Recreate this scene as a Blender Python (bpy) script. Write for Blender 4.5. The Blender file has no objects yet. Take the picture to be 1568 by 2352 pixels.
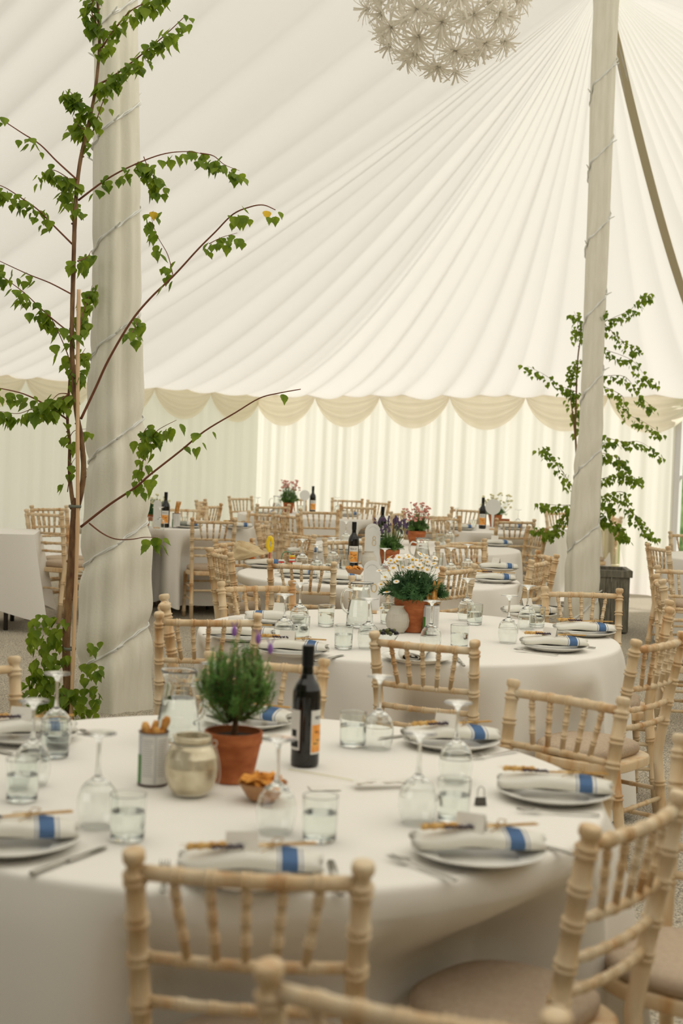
import bpy, bmesh, math, random
from mathutils import Vector, Matrix, noise as mnoise
random.seed(7)
SC = bpy.context.scene
COL = SC.collection
R = random.uniform
PI = math.pi
# ------------------------------------------------------------------ camera
FPX = 50.0 / 36.0 * 2352.0
HC = 1.59
TH = math.atan(136.0 / FPX)
RO = math.atan(0.035)
Fv = Vector((0, math.cos(TH), -math.sin(TH)))
R0 = Vector((1, 0, 0)); U0 = Vector((0, math.sin(TH), math.cos(TH)))
RT = R0 * math.cos(RO) + U0 * math.sin(RO)
UP = -R0 * math.sin(RO) + U0 * math.cos(RO)
EYE = Vector((0, 0, HC))
cd = bpy.data.cameras.new('camera'); cam = bpy.data.objects.new('camera', cd); COL.objects.link(cam)
cd.sensor_fit = 'VERTICAL'; cd.sensor_height = 36; cd.lens = 50
cd.clip_start = 0.05; cd.clip_end = 300
cam.matrix_world = Matrix(((RT.x, UP.x, -Fv.x, 0), (RT.y, UP.y, -Fv.y, 0), (RT.z, UP.z, -Fv.z, HC), (0, 0, 0, 1)))
cd.dof.use_dof = True; cd.dof.focus_distance = 7.4; cd.dof.aperture_fstop = 3.2
SC.camera = cam
# ------------------------------------------------------------------ light
SC.view_settings.view_transform = 'Standard'
SC.view_settings.look = 'None'
SC.view_settings.gamma = 1.0
SC.view_settings.use_curve_mapping = False
SC.view_settings.exposure = -0.95
w = bpy.data.worlds.new('world'); SC.world = w; w.use_nodes = True
bg = w.node_tree.nodes['Background']
bg.inputs[0].default_value = (1.0, 0.975, 0.93, 1); bg.inputs[1].default_value = 2.6
sl = bpy.data.lights.new('sun', 'SUN'); sl.energy = 6.3; sl.angle = math.radians(4); sl.color = (1.0, 0.96, 0.90)
so = bpy.data.objects.new('sun', sl); COL.objects.link(so)
sd = Vector((0.84, 0.27, 0.66)).normalized()       # direction TO the sun: high, beyond and right of the end wall
so.rotation_euler = sd.to_track_quat('Z', 'Y').to_euler()

# ------------------------------------------------------------------ helpers
def lerp(a, b, t): return a + (b - a) * t
def sst(a, b, x):
    t = min(1, max(0, (x - a) / (b - a))); return t * t * (3 - 2 * t)
GY = [(-20, 0), (3.5, 0), (6.1, .035), (9.3, .03), (12.3, .05), (14.2, .10), (30, .10)]
def ground(x, y):
    z = 0
    for (a, za), (b, zb) in zip(GY, GY[1:]):
        if a <= y <= b: z = lerp(za, zb, sst(0, 1, (y - a) / (b - a)))
    return z + .06 * sst(-1.4, -2.4, x) * sst(8, 10, y)
def ray(px, py):
    return (Fv * FPX + RT * (px - 784) - UP * (py - 1176)) / FPX
def atz(px, py, z):
    d = ray(px, py); return EYE + d * ((z - HC) / d.z)
def atD(px, py, D):
    d = ray(px, py); return EYE + d * (D / d.y)
def atg(px, py, h):
    z = h
    for _ in range(8):
        p = atz(px, py, z); z = h + ground(p.x, p.y)
    return atz(px, py, z)

class MB:
    def __init__(s): s.v = []; s.f = []; s.m = []; s.uv = None
    def quad(s, a, b, c, d, mi=0):
        i = len(s.v); s.v += [tuple(a), tuple(b), tuple(c), tuple(d)]; s.f.append((i, i+1, i+2, i+3)); s.m.append(mi)
    def poly(s, pts, mi=0):
        i = len(s.v); s.v += [tuple(p) for p in pts]; s.f.append(tuple(range(i, i+len(pts)))); s.m.append(mi)
    def box(s, c, d, rot=0, mi=0, taper=1.0):
        i = len(s.v); cr, sr = math.cos(rot), math.sin(rot)
        for k in range(8):
            zz = (k // 4) * 2 - 1; t = taper if zz < 0 else 1.0
            x = ((k & 1) * 2 - 1) * d[0] / 2 * t; y = (((k >> 1) & 1) * 2 - 1) * d[1] / 2 * t
            s.v.append((c[0] + x*cr - y*sr, c[1] + x*sr + y*cr, c[2] + zz*d[2]/2))
        for q in ((0,2,3,1),(4,5,7,6),(0,1,5,4),(2,6,7,3),(0,4,6,2),(1,3,7,5)):
            s.f.append(tuple(i+a for a in q)); s.m.append(mi)
    def lathe(s, prof, seg=24, c=(0,0,0), mi=0, close=False, wob=None):
        q = []
        for (r0, z0), (r1, z1) in zip(prof, prof[1:]):
            q.append((r0, z0)); d = math.hypot(r1-r0, z1-z0)
            if .006 < d < .5:
                e = min(.12, .0009/d)
                if r0 > .001: q.append((lerp(r0, r1, e), lerp(z0, z1, e)))
                if r1 > .001: q.append((lerp(r1, r0, e), lerp(z1, z0, e)))
        prof = q + [prof[-1]]
        i = len(s.v); n = len(prof)
        for (r, z) in prof:
            for k in range(seg):
                a = 2*PI*k/seg; rr = r
                if wob: rr = r * wob(a, z)
                s.v.append((c[0]+rr*math.cos(a), c[1]+rr*math.sin(a), c[2]+z))
        for j in range(n if close else n-1):
            j2 = (j+1) % n
            for k in range(seg):
                k2 = (k+1) % seg
                s.f.append((i+j*seg+k, i+j*seg+k2, i+j2*seg+k2, i+j2*seg+k)); s.m.append(mi)
        if not close:
            if prof[0][0] > 1e-4: s.f.append(tuple(i+k for k in range(seg))[::-1]); s.m.append(mi)
            if prof[-1][0] > 1e-4: s.f.append(tuple(i+(n-1)*seg+k for k in range(seg))); s.m.append(mi)
    def tube(s, pts, rad, seg=8, mi=0, caps=True, flat=1.0, nrm=None):
        pts = [Vector(p) for p in pts]; n = len(pts)
        if not hasattr(rad, '__len__'): rad = [rad]*n
        i = len(s.v); prev = None
        for j, p in enumerate(pts):
            t = (pts[min(j+1, n-1)] - pts[max(j-1, 0)])
            if t.length < 1e-9: t = Vector((0,0,1))
            t.normalize()
            if prev is None:
                prev = Vector(nrm) if nrm is not None else (Vector((0,1,0)) if abs(t.y) < .9 else Vector((1,0,0)))
            a = (prev - t*prev.dot(t))
            if a.length < 1e-6: a = t.orthogonal()
            a.normalize(); prev = a; b = t.cross(a)
            for k in range(seg):
                an = 2*PI*k/seg
                s.v.append(tuple(p + a*(rad[j]*flat*math.cos(an)) + b*(rad[j]*math.sin(an))))
        for j in range(n-1):
            for k in range(seg):
                k2 = (k+1) % seg
                s.f.append((i+j*seg+k, i+j*seg+k2, i+(j+1)*seg+k2, i+(j+1)*seg+k)); s.m.append(mi)
        if caps:
            s.f.append(tuple(i+k for k in range(seg))[::-1]); s.m.append(mi)
            s.f.append(tuple(i+(n-1)*seg+k for k in range(seg))); s.m.append(mi)
    def blob(s, c, r, seg=10, rings=6, mi=0):
        i = len(s.v)
        rx, ry, rz = r if hasattr(r, '__len__') else (r, r, r)
        pr = []
        for j in range(rings+1):
            a = -PI/2 + PI*j/rings
            for k in range(seg):
                b = 2*PI*k/seg
                s.v.append((c[0]+rx*math.cos(a)*math.cos(b), c[1]+ry*math.cos(a)*math.sin(b), c[2]+rz*math.sin(a)))
        for j in range(rings):
            for k in range(seg):
                k2 = (k+1) % seg
                s.f.append((i+j*seg+k, i+j*seg+k2, i+(j+1)*seg+k2, i+(j+1)*seg+k)); s.m.append(mi)
    def mesh(s, name, mats, smooth=True):
        me = bpy.data.meshes.new(name); me.from_pydata(s.v, [], s.f)
        if not isinstance(mats, (list, tuple)): mats = [mats]
        for m in mats: me.materials.append(m)
        if len(mats) > 1: me.polygons.foreach_set('material_index', s.m)
        if smooth: me.polygons.foreach_set('use_smooth', [True]*len(s.f))
        if s.uv:
            ul = me.uv_layers.new(name='UVMap')
            for l in me.loops: ul.data[l.index].uv = s.uv[l.vertex_index]
        me.validate(); me.update()
        return me
    def build(s, name, mats, parent=None, smooth=True, sharp=None):
        me = s.mesh(name, mats, smooth)
        if sharp:
            try: me.set_sharp_from_angle(angle=math.radians(sharp))
            except Exception: pass
        o = bpy.data.objects.new(name, me); COL.objects.link(o)
        if parent is not None: o.parent = parent
        return o
def tag(o, label=None, cat=None, group=None, kind=None):
    if label: o['label'] = label
    if cat: o['category'] = cat
    if group: o['group'] = group
    if kind: o['kind'] = kind
    return o
def thing(name, loc=(0,0,0), rz=0, label=None, cat=None, group=None):
    o = bpy.data.objects.new(name, None); COL.objects.link(o); o.empty_display_size = .05
    o.location = loc; o.rotation_euler = (0, 0, rz)
    return tag(o, label, cat, group)
def copy_tree(o, parent=None):
    c = o.copy(); COL.objects.link(c)
    if parent is not None: c.parent = parent
    for ch in [x for x in o.children]: copy_tree(ch, c)
    return c
class Proto:
    """first use returns the built thing itself, later uses copy it"""
    def __init__(s, fn): s.fn = fn; s.o = None; s.used = False
    def __call__(s, loc, rz, label, cat, group=None, scale=None, tilt=None):
        if s.o is None: s.o = s.fn(); o = s.o
        else: o = copy_tree(s.o)
        if 'group' in o.keys(): del o['group']
        o.location = loc; o.rotation_euler = (tilt[0], tilt[1], rz) if tilt else (0, 0, rz)
        o.scale = (scale,)*3 if scale and not hasattr(scale, '__len__') else (scale or (1,1,1))
        return tag(o, label, cat, group)
# ------------------------------------------------------------------ materials
def mat(name, col, rough=.6, metal=0, spec=.3, **kw):
    m = bpy.data.materials.new(name); m.use_nodes = True
    b = m.node_tree.nodes['Principled BSDF']
    b.inputs['Base Color'].default_value = (*col, 1); b.inputs['Roughness'].default_value = rough
    b.inputs['Metallic'].default_value = metal
    b.inputs['Specular IOR Level'].default_value = spec
    for k, v in kw.items(): b.inputs[k.replace('_', ' ')].default_value = v
    return m
def nodes(m): return m.node_tree.nodes, m.node_tree.links
def noisecol(m, c1, c2, scale=5, detail=4, coord='Object', stretch=None, lo=.35, hi=.65, bump=0, bscale=None):
    N, L = nodes(m); b = N['Principled BSDF'] if 'Principled BSDF' in N else None
    tc = N.new('ShaderNodeTexCoord'); mp = N.new('ShaderNodeMapping')
    L.new(tc.outputs[coord], mp.inputs[0])
    if stretch: mp.inputs['Scale'].default_value = stretch
    nz = N.new('ShaderNodeTexNoise'); nz.inputs['Scale'].default_value = scale; nz.inputs['Detail'].default_value = detail
    L.new(mp.outputs[0], nz.inputs[0])
    cr = N.new('ShaderNodeValToRGB'); cr.color_ramp.elements[0].position = lo; cr.color_ramp.elements[1].position = hi
    cr.color_ramp.elements[0].color = (*c1, 1); cr.color_ramp.elements[1].color = (*c2, 1)
    L.new(nz.outputs[0], cr.inputs[0])
    if b: L.new(cr.outputs[0], b.inputs['Base Color'])
    if bump:
        bp = N.new('ShaderNodeBump'); bp.inputs['Strength'].default_value = bump; bp.inputs['Distance'].default_value = .01
        n2 = nz
        if bscale:
            n2 = N.new('ShaderNodeTexNoise'); n2.inputs['Scale'].default_value = bscale; L.new(tc.outputs[coord], n2.inputs[0])
        L.new(n2.outputs[0], bp.inputs['Height'])
        if b: L.new(bp.outputs[0], b.inputs['Normal'])
    return cr
def fabric(name, col, trans, frac, seam=None):
    """woven sheet: part reflects, part lets daylight glow through"""
    m = bpy.data.materials.new(name); m.use_nodes = True; N, L = nodes(m)
    N.remove(N['Principled BSDF']); out = N['Material Output']
    d = N.new('ShaderNodeBsdfDiffuse'); t = N.new('ShaderNodeBsdfTranslucent'); mx = N.new('ShaderNodeMixShader')
    d.inputs[0].default_value = (*col, 1); t.inputs[0].default_value = (*trans, 1); mx.inputs[0].default_value = frac
    L.new(d.outputs[0], mx.inputs[1]); L.new(t.outputs[0], mx.inputs[2]); L.new(mx.outputs[0], out.inputs[0])
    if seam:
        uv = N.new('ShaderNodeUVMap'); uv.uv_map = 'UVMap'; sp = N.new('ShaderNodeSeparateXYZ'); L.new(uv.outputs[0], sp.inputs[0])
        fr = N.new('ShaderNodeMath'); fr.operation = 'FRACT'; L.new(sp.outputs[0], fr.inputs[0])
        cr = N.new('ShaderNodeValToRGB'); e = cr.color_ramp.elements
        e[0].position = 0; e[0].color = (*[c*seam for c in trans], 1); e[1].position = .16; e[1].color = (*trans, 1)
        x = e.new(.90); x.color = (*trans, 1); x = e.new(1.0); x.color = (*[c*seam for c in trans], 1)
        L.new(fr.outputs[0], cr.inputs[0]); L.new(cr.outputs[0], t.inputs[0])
    return m
M = {}
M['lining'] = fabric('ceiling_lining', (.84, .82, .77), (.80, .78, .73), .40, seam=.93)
M['liningboost'] = fabric('ceiling_lining_boosted_glow', (.84, .82, .77), (.86, .84, .78), .68, seam=.93)  # extra translucency added on the near slope to brighten the tables below
M['walling'] = fabric('wall_lining', (.82, .78, .69), (.87, .815, .775), .57)
M['swag'] = fabric('swag_lining', (.86, .80, .66), (.95, .89, .765), .70)
M['lightblock'] = fabric('light_blocking_lining', (.30, .26, .18), (.3, .28, .24), .10)  # dark, nearly opaque lining made up to keep light off camera-facing cloth sides
M['drape'] = mat('pole_drape_cloth', (.66, .64, .53), .85, spec=.1); M['drape'].node_tree.nodes['Principled BSDF'].inputs['Sheen Weight'].default_value = .2
noisecol(M['drape'], (.76, .73, .62), (.82, .79, .69), 6, 3, stretch=(4, 4, .6), bump=.15, bscale=60)
M['strap'] = mat('strap_webbing', (.52, .46, .31), .8)
M['cloth'] = fabric('table_linen', (.88, .85, .79), (.6, .57, .5), .06)
M['wood'] = mat('limed_wood', (.7, .52, .33), .45, spec=.35)
def wood():
    m = M['wood']; N, L = nodes(m); b = N['Principled BSDF']
    tc = N.new('ShaderNodeTexCoord'); mp = N.new('ShaderNodeMapping'); L.new(tc.outputs['Object'], mp.inputs[0]); mp.inputs['Scale'].default_value = (14, 14, 3)
    oi = N.new('ShaderNodeObjectInfo'); ad = N.new('ShaderNodeVectorMath'); ad.operation = 'ADD'
    L.new(mp.outputs[0], ad.inputs[0]); L.new(oi.outputs['Location'], ad.inputs[1])
    n1 = N.new('ShaderNodeTexNoise'); n1.inputs['Scale'].default_value = 1.3; n1.inputs['Detail'].default_value = 5; L.new(ad.outputs[0], n1.inputs[0])
    cr = N.new('ShaderNodeValToRGB'); e = cr.color_ramp.elements
    e[0].position = .30; e[0].color = (.52, .28, .11, 1); e[1].position = .46; e[1].color = (.68, .50, .29, 1)
    x = e.new(.62); x.color = (.72, .58, .39, 1); x = e.new(.78); x.color = (.76, .66, .48, 1)
    L.new(n1.outputs[0], cr.inputs[0]); L.new(cr.outputs[0], b.inputs['Base Color'])
wood()
M['cushion'] = mat('cushion_fabric', (.52, .41, .30), .9, spec=.1)
noisecol(M['cushion'], (.49, .38, .28), (.55, .44, .33), 90, 2, bump=.2)
M['floor'] = mat('floor_matting', (.4, .36, .3), .95, spec=.1)
def floor_mat():
    m = M['floor']; N, L = nodes(m); b = N['Principled BSDF']
    tc = N.new('ShaderNodeTexCoord')
    n1 = N.new('ShaderNodeTexNoise'); n1.inputs['Scale'].default_value = 140; n1.inputs['Detail'].default_value = 3; L.new(tc.outputs['Object'], n1.inputs[0])
    n2 = N.new('ShaderNodeTexNoise'); n2.inputs['Scale'].default_value = 1.2; n2.inputs['Detail'].default_value = 5; L.new(tc.outputs['Object'], n2.inputs[0])
    cr = N.new('ShaderNodeValToRGB'); e = cr.color_ramp.elements
    e[0].position = .36; e[0].color = (.20, .175, .135, 1); e[1].position = .62; e[1].color = (.70, .63, .51, 1)
    L.new(n1.outputs[0], cr.inputs[0])
    mx = N.new('ShaderNodeMixRGB'); mx.blend_type = 'MULTIPLY'; mx.inputs[0].default_value = .5
    c2 = N.new('ShaderNodeValToRGB'); c2.color_ramp.elements[0].position = .3; c2.color_ramp.elements[0].color = (.7, .7, .7, 1); c2.color_ramp.elements[1].position = .7
    L.new(n2.outputs[0], c2.inputs[0]); L.new(cr.outputs[0], mx.inputs[1]); L.new(c2.outputs[0], mx.inputs[2]); L.new(mx.outputs[0], b.inputs['Base Color'])
    bp = N.new('ShaderNodeBump'); bp.inputs['Strength'].default_value = .6; bp.inputs['Distance'].default_value = .005; L.new(n1.outputs[0], bp.inputs['Height']); L.new(bp.outputs[0], b.inputs['Normal'])
floor_mat()
M['grass'] = mat('lawn', (.10, .20, .04), .9); noisecol(M['grass'], (.12, .22, .05), (.30, .38, .12), 2, 6)
M['hedge'] = mat('hedge_leaf', (.06, .14, .03), .8); noisecol(M['hedge'], (.10, .20, .06), (.38, .52, .22), 5, 6)
M['whitepaint'] = mat('white_frame', (.8, .8, .8), .4)
M['glass'] = mat('clear_glass', (.97, .99, .98), .0, spec=.5, Transmission_Weight=1.0, IOR=1.45)
M['greenglass'] = mat('pressed_glass', (.97, .995, .98), .0, spec=.5, Transmission_Weight=1.0, IOR=1.45)
M['water'] = mat('water', (.97, .99, .98), .0, spec=.5, Transmission_Weight=1.0, IOR=1.33)
M['china'] = mat('white_china', (.88, .86, .80), .2, spec=.4)
M['steel'] = mat('cutlery_steel', (.40, .38, .34), .25, metal=1)
M['darksteel'] = mat('dark_metal', (.10, .09, .08), .4, metal=.6)
M['card'] = mat('card_paper', (.82, .79, .72), .8)
M['ink'] = mat('black_ink', (.02, .02, .02), .6)
M['wheat'] = mat('dried_wheat', (.62, .40, .13), .8); noisecol(M['wheat'], (.55, .30, .08), (.82, .56, .22), 60, 3)
M['drylav'] = mat('dried_lavender', (.07, .05, .08), .9)
M['twine'] = mat('jute_twine', (.45, .30, .14), .9)
M['terra'] = mat('terracotta', (.40, .12, .04), .8, spec=.15)
noisecol(M['terra'], (.28, .075, .025), (.50, .17, .065), 14, 6, stretch=(1, 1, 2.2), lo=.32, hi=.66, bump=.15)
M['soil'] = mat('potting_soil', (.03, .018, .01), .95)
M['bottle'] = mat('black_glass', (.006, .006, .005), .06, spec=.6)
M['capfoil'] = mat('black_foil', (.008, .008, .008), .35)
M['orange'] = mat('orange_print', (.82, .33, .05), .6)
noisecol(M['orange'], (.85, .28, .03), (.90, .48, .14), 30, 3)
M['labelwhite'] = mat('label_paper', (.76, .74, .70), .6)
M['green'] = mat('green_print', (.08, .25, .05), .5)
M['tin'] = mat('tin_paper', (.55, .56, .57), .45)
M['rust'] = mat('tin_rim', (.14, .08, .05), .4, metal=.6)
M['bread'] = mat('breadstick_crust', (.62, .30, .07), .7); noisecol(M['bread'], (.50, .20, .03), (.76, .42, .13), 40, 3)
M['crackers'] = mat('cheese_crackers', (.75, .30, .04), .7); noisecol(M['crackers'], (.58, .22, .03), (.85, .40, .08), 60, 3)
M['bowlwood'] = mat('wooden_bowl', (.42, .22, .10), .5)
M['olive'] = mat('olive_skin', (.09, .10, .02), .2); M['olivedark'] = mat('dark_olive_skin', (.015, .01, .015), .2)
M['mercury'] = mat('silvered_glass', (.55, .51, .38), .25, metal=.55, spec=.5)
noisecol(M['mercury'], (.50, .43, .29), (.74, .67, .50), 22, 5, bump=.1)
M['ribbed'] = mat('ribbed_glass', (.58, .54, .46), .3, spec=.5)
M['bark'] = mat('birch_bark', (.17, .09, .04), .7); noisecol(M['bark'], (.11, .05, .025), (.27, .16, .07), 30, 5, stretch=(1, 1, .3))
M['twig'] = mat('red_twig', (.20, .075, .04), .6)
M['bamboo'] = mat('bamboo_cane', (.70, .48, .28), .5)
M['flex'] = mat('white_flex', (.80, .80, .76), .4)
M['frost'] = mat('frosted_acrylic', (.93, .93, .90), .4, spec=.4, Transmission_Weight=.25)
M['gold'] = mat('gold_foil', (.72, .50, .16), .3, metal=.8)
M['planter'] = mat('planter_timber', (.13, .12, .09), .8); noisecol(M['planter'], (.15, .14, .11), (.28, .26, .205), 8, 4, stretch=(6, 6, 1))
M['lamppaper'] = fabric('lamp_flower_plastic', (.90, .87, .80), (.9, .87, .8), .5)
M['brass'] = mat('brass_ring', (.80, .62, .36), .35, metal=.6)
M['wire'] = mat('pale_wire', (.60, .58, .50), .4, metal=.5)
def leafmat(name, a, b_, sc=9):
    m = bpy.data.materials.new(name); m.use_nodes = True; N, L = nodes(m)
    b = N['Principled BSDF']; b.inputs['Roughness'].default_value = .45; b.inputs['Specular IOR Level'].default_value = .3
    cr = noisecol(m, a, b_, sc, 3)
    t = N.new('ShaderNodeBsdfTranslucent'); mx = N.new('ShaderNodeMixShader'); mx.inputs[0].default_value = .45
    hs = N.new('ShaderNodeHueSaturation'); hs.inputs['Value'].default_value = 1.6; hs.inputs['Hue'].default_value = .485
    L.new(cr.outputs[0], hs.inputs['Color']); L.new(hs.outputs[0], t.inputs[0])
    L.new(b.outputs[0], mx.inputs[1]); L.new(t.outputs[0], mx.inputs[2]); L.new(mx.outputs[0], N['Material Output'].inputs[0])
    return m
M['leaf'] = leafmat('birch_leaf', (.088, .165, .008), (.20, .29, .02))
M['leafyellow'] = leafmat('yellowed_leaf', (.55, .38, .02), (.70, .50, .04))
M['rosemary'] = leafmat('rosemary_needle', (.06, .17, .03), (.17, .33, .09), 20)
M['daisyleaf'] = leafmat('daisy_foliage', (.025, .09, .03), (.09, .20, .07), 20)
M['softleaf'] = leafmat('soft_foliage', (.06, .15, .03), (.18, .32, .09), 20)
M['petal'] = mat('white_petal', (.86, .84, .78), .6); M['yolk'] = mat('yellow_flower_centre', (.80, .44, .02), .7)
M['purple'] = mat('lavender_flower', (.15, .10, .19), .8); M['violet'] = mat('violet_bract', (.28, .12, .42), .7)
M['pink'] = mat('pink_flower', (.74, .36, .30), .7); M['paleyellow'] = mat('pale_yellow_flower', (.78, .74, .45), .7)
M['toyyellow'] = mat('yellow_toy', (.85, .60, .03), .4); M['toyred'] = mat('red_toy', (.65, .05, .03), .4)
M['toyorange'] = mat('orange_toy', (.90, .22, .01), .4); M['toygreen'] = mat('green_toy_rod', (.12, .26, .14), .4)
M['kraft'] = mat('kraft_paper', (.74, .60, .38), .8)
M['bluebag'] = mat('blue_grey_cloth', (.16, .24, .36), .8)
M['drum'] = mat('pale_gold_metal', (.70, .64, .44), .28, metal=.75)
def napkin_mat():
    m = mat('striped_napkin_linen', (.8, .8, .75), .85, spec=.1); N, L = nodes(m); b = N['Principled BSDF']
    tc = N.new('ShaderNodeTexCoord'); sp = N.new('ShaderNodeSeparateXYZ'); L.new(tc.outputs['Object'], sp.inputs[0])
    mr = N.new('ShaderNodeMapRange'); mr.inputs['From Min'].default_value = -.15; mr.inputs['From Max'].default_value = .15; L.new(sp.outputs[0], mr.inputs[0])
    cr = N.new('ShaderNodeValToRGB'); cr.color_ramp.interpolation = 'CONSTANT'; e = cr.color_ramp.elements
    W_ = (.78, .76, .69, 1); B_ = (.09, .165, .32, 1)
    e[0].position = 0; e[0].color = W_; e[1].position = .665; e[1].color = B_
    for p, c in ((.673, W_), (.690, B_), (.800, W_), (.817, B_), (.825, W_)):
        x = e.new(p); x.color = c
    L.new(mr.outputs[0], cr.inputs[0]); L.new(cr.outputs[0], b.inputs['Base Color'])
    wv = N.new('ShaderNodeTexNoise'); wv.inputs['Scale'].default_value = 700; L.new(tc.outputs['Object'], wv.inputs[0])
    bp = N.new('ShaderNodeBump'); bp.inputs['Strength'].default_value = .25; bp.inputs['Distance'].default_value = .001
    L.new(wv.outputs[0], bp.inputs['Height']); L.new(bp.outputs[0], b.inputs['Normal'])
    return m
M['napkin'] = napkin_mat()

# ================================================================== SETTING: the marquee
UA = Vector((.645, .764, 0)).normalized(); NA = Vector((-.764, .645, 0)).normalized()
def un(u, n, z=0): p = UA*u + NA*n; return Vector((p.x, p.y, z))
NR = 6.46; UPOLE = 10.9; UEND = 14.5; NL = 13.85; NN = -0.94; UF = -7.0
ZA = 5.75; ZE = 2.35
UP2 = 5.54                                 # second pole along the ridge
def floor():
    mb = MB(); nu, nn_ = 110, 90
    for j in range(nn_+1):
        for i in range(nu+1):
            p = un(lerp(UF-.3, UEND+.3, i/nu), lerp(NN-.3, NL+.3, j/nn_)); p.z = ground(p.x, p.y); mb.v.append(tuple(p))
    for j in range(nn_):
        for i in range(nu):
            a = j*(nu+1)+i; mb.f.append((a, a+1, a+nu+2, a+nu+1)); mb.m.append(0)
    tag(mb.build('floor', M['floor']), kind='structure', label='beige grey speckled matting floor of the marquee')
    mb = MB(); mb.quad((-60, -60, -.12), (80, -60, -.12), (80, 90, -.12), (-60, 90, -.12))
    tag(mb.build('ground', M['grass']), kind='structure', label='lawn outside the marquee')
floor()

def pleatnoise(x): return .5 + .5*mnoise.noise(Vector((x*.83, 3.1, 0)))*1.6
def roof():
    """ceiling lining: pleats gathered at the pole tops and the ridge, sagging to the eaves"""
    # eave path as list of (u, n, attach_u, power)
    def att(u):
        # ridge attachment for side-wall eave position u: gathers at the two pole tops
        if u >= UPOLE - 1.0: return UPOLE
        if u > UP2 - .2: return lerp(UP2, UPOLE, (u-UP2+.2)/(UPOLE-.8-UP2))
        if u > UP2 - 1.2: return UP2
        if u > 0.2 + .6: return lerp(.2, UP2, (u-.8)/(UP2-2.0))
        return min(u, .2)
    step = .045
    path = []
    L1 = UEND - UF; L2 = NL - NN
    def add(u, n, au, p): path.append((u, n, au, p))
    k = 0; d = 0.0
    total = L1 + L2 + L1
    n = int(total/step)
    for i in range(n+1):
        d = total*i/n
        if d <= L1:
            u = UF + d; add(u, NL, att(u), lerp(1.22, 1.6, sst(UPOLE+.5, UEND, u)))
        elif d <= L1+L2:
            nn_ = NL - (d-L1); add(UEND, nn_, UPOLE, 1.62)
        else:
            u = UEND - (d-L1-L2); add(u, NN, att(u), lerp(1.1, 1.6, sst(UPOLE+.5, UEND, u)))
    mb = MB(); uv = []; NT = 46
    ph = 0.0
    phases = []; dsum = [total*i/n for i in range(len(path))]
    for i in range(len(path)):
        dd = total*i/n
        sp = .52 + .42*mnoise.noise(Vector((dd*.8, 7.7, 0)))
        ph += (total/n)/max(.22, sp); phases.append(ph)
    for i, (u, n_, au, p) in enumerate(path):
        E = un(u, n_, ZE); A = un(au, NR, ZA)
        f = phases[i] % 1.0; idn = math.floor(phases[i]); amp = .5 + .9*abs(mnoise.noise(Vector((idn*1.7, 0, 5))))
        hang = (4*f*(1-f))                                # one scallop between two gathers
        skew = (f**1.6*(1-f))*3.0
        lf = 1.3 + 1.3*(1-sst(7.5, 10.5, u))*(1 if dsum[i] < L1 else 0)
        for j in range(NT+1):
            t = j/NT
            q = E.lerp(A, 1-t) if False else A.lerp(E, t)
            z = ZE + (ZA-ZE)*(1-t)**p
            wdt = sst(0, .12, t)*(.25+.75*t)*(1 - .55*sst(.93, 1, t))
            q.z = z - (.085*hang*.6 + .085*skew*.7)*amp*wdt*lf + (.07*mnoise.noise(Vector((dsum[i]*.75, t*1.3, 2))) + .03*mnoise.noise(Vector((dsum[i]*2.1, t*2, 8))))*sst(0,.3,t)*(1-sst(.9,1,t))
            mb.v.append(tuple(q)); uv.append((phases[i], t))
    for i in range(len(path)-1):
        for j in range(NT):
            a = i*(NT+1)+j; mb.f.append((a, a+NT+1, a+NT+2, a+1)); mb.m.append(2 if path[i][0] < 0.2 else (1 if dsum[i] > L1+L2+6.5 else 0))  # light-blocking lining behind the camera, boosted lining over the near slope
    mb.uv = uv
    tag(mb.build('ceiling', [M['lining'], M['liningboost'], M['lightblock']]), kind='structure', label='pleated ivory marquee ceiling lining gathered at the pole top')
roof()
def curtain(name, a, b, z0f, z1, m, label, sp=.25, amp=.030, seed=0, kind='structure'):
    L = (b-a).length; n = max(4, int(L/.018)); d = (b-a)/L; nm = Vector((-d.y, d.x, 0)); mb = MB(); NZ = 14
    ph = 0
    for i in range(n+1):
        s_ = L*i/n; ph += (L/n)/(sp*(1+.75*mnoise.noise(Vector((s_*1.7, seed, 0)))))
        w1 = mnoise.noise(Vector((s_*.5, seed+9, 0)))
        for j in range(NZ+1):
            t = j/NZ; p = a + d*s_
            off = amp*(math.sin(ph*2*PI) + .25*math.sin(ph*5.2*PI+1.3*t))*(.55+.6*w1*t+.25*t) + .03*w1
            q = p + nm*off; z0 = z0f if not callable(z0f) else z0f(q.x, q.y)
            q.z = lerp(z1, z0, t); mb.v.append(tuple(q))
    for i in range(n):
        for j in range(NZ):
            k = i*(NZ+1)+j; mb.f.append((k, k+NZ+1, k+NZ+2, k+1)); mb.m.append(0)
    return tag(mb.build(name, m), kind=kind, label=label)
g0 = lambda x, y: ground(x, y) + .0
DN1 = 7.42; DN0 = 5.7                         # doorway in the end wall
curtain('wall_left', un(UF, NL), un(UEND, NL), g0, ZE+.02, M['walling'], 'cream pleated curtain wall on the left', seed=1)
curtain('wall_back', un(UEND, NL), un(UEND, DN1), g0, ZE+.02, M['walling'], 'bright pleated curtain wall at the far end', seed=2)
curtain('wall_back_side', un(UEND, DN0), un(UEND, NN), g0, ZE+.02, M['walling'], 'pleated curtain wall beyond the doorway', seed=3).name = 'wall_back.001'
curtain('wall_right', un(UF, NN), un(UEND, NN), g0, ZE+.02, M['lightblock'], 'pleated curtain wall on the right', sp=.2, seed=4)
curtain('wall_front', un(UF, NN), un(UF, NL), g0, ZE+.02, M['lightblock'], 'pleated curtain wall behind the camera', sp=.2, seed=5)  # out of view; darkened lining here and on wall_right cuts the fill light
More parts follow.
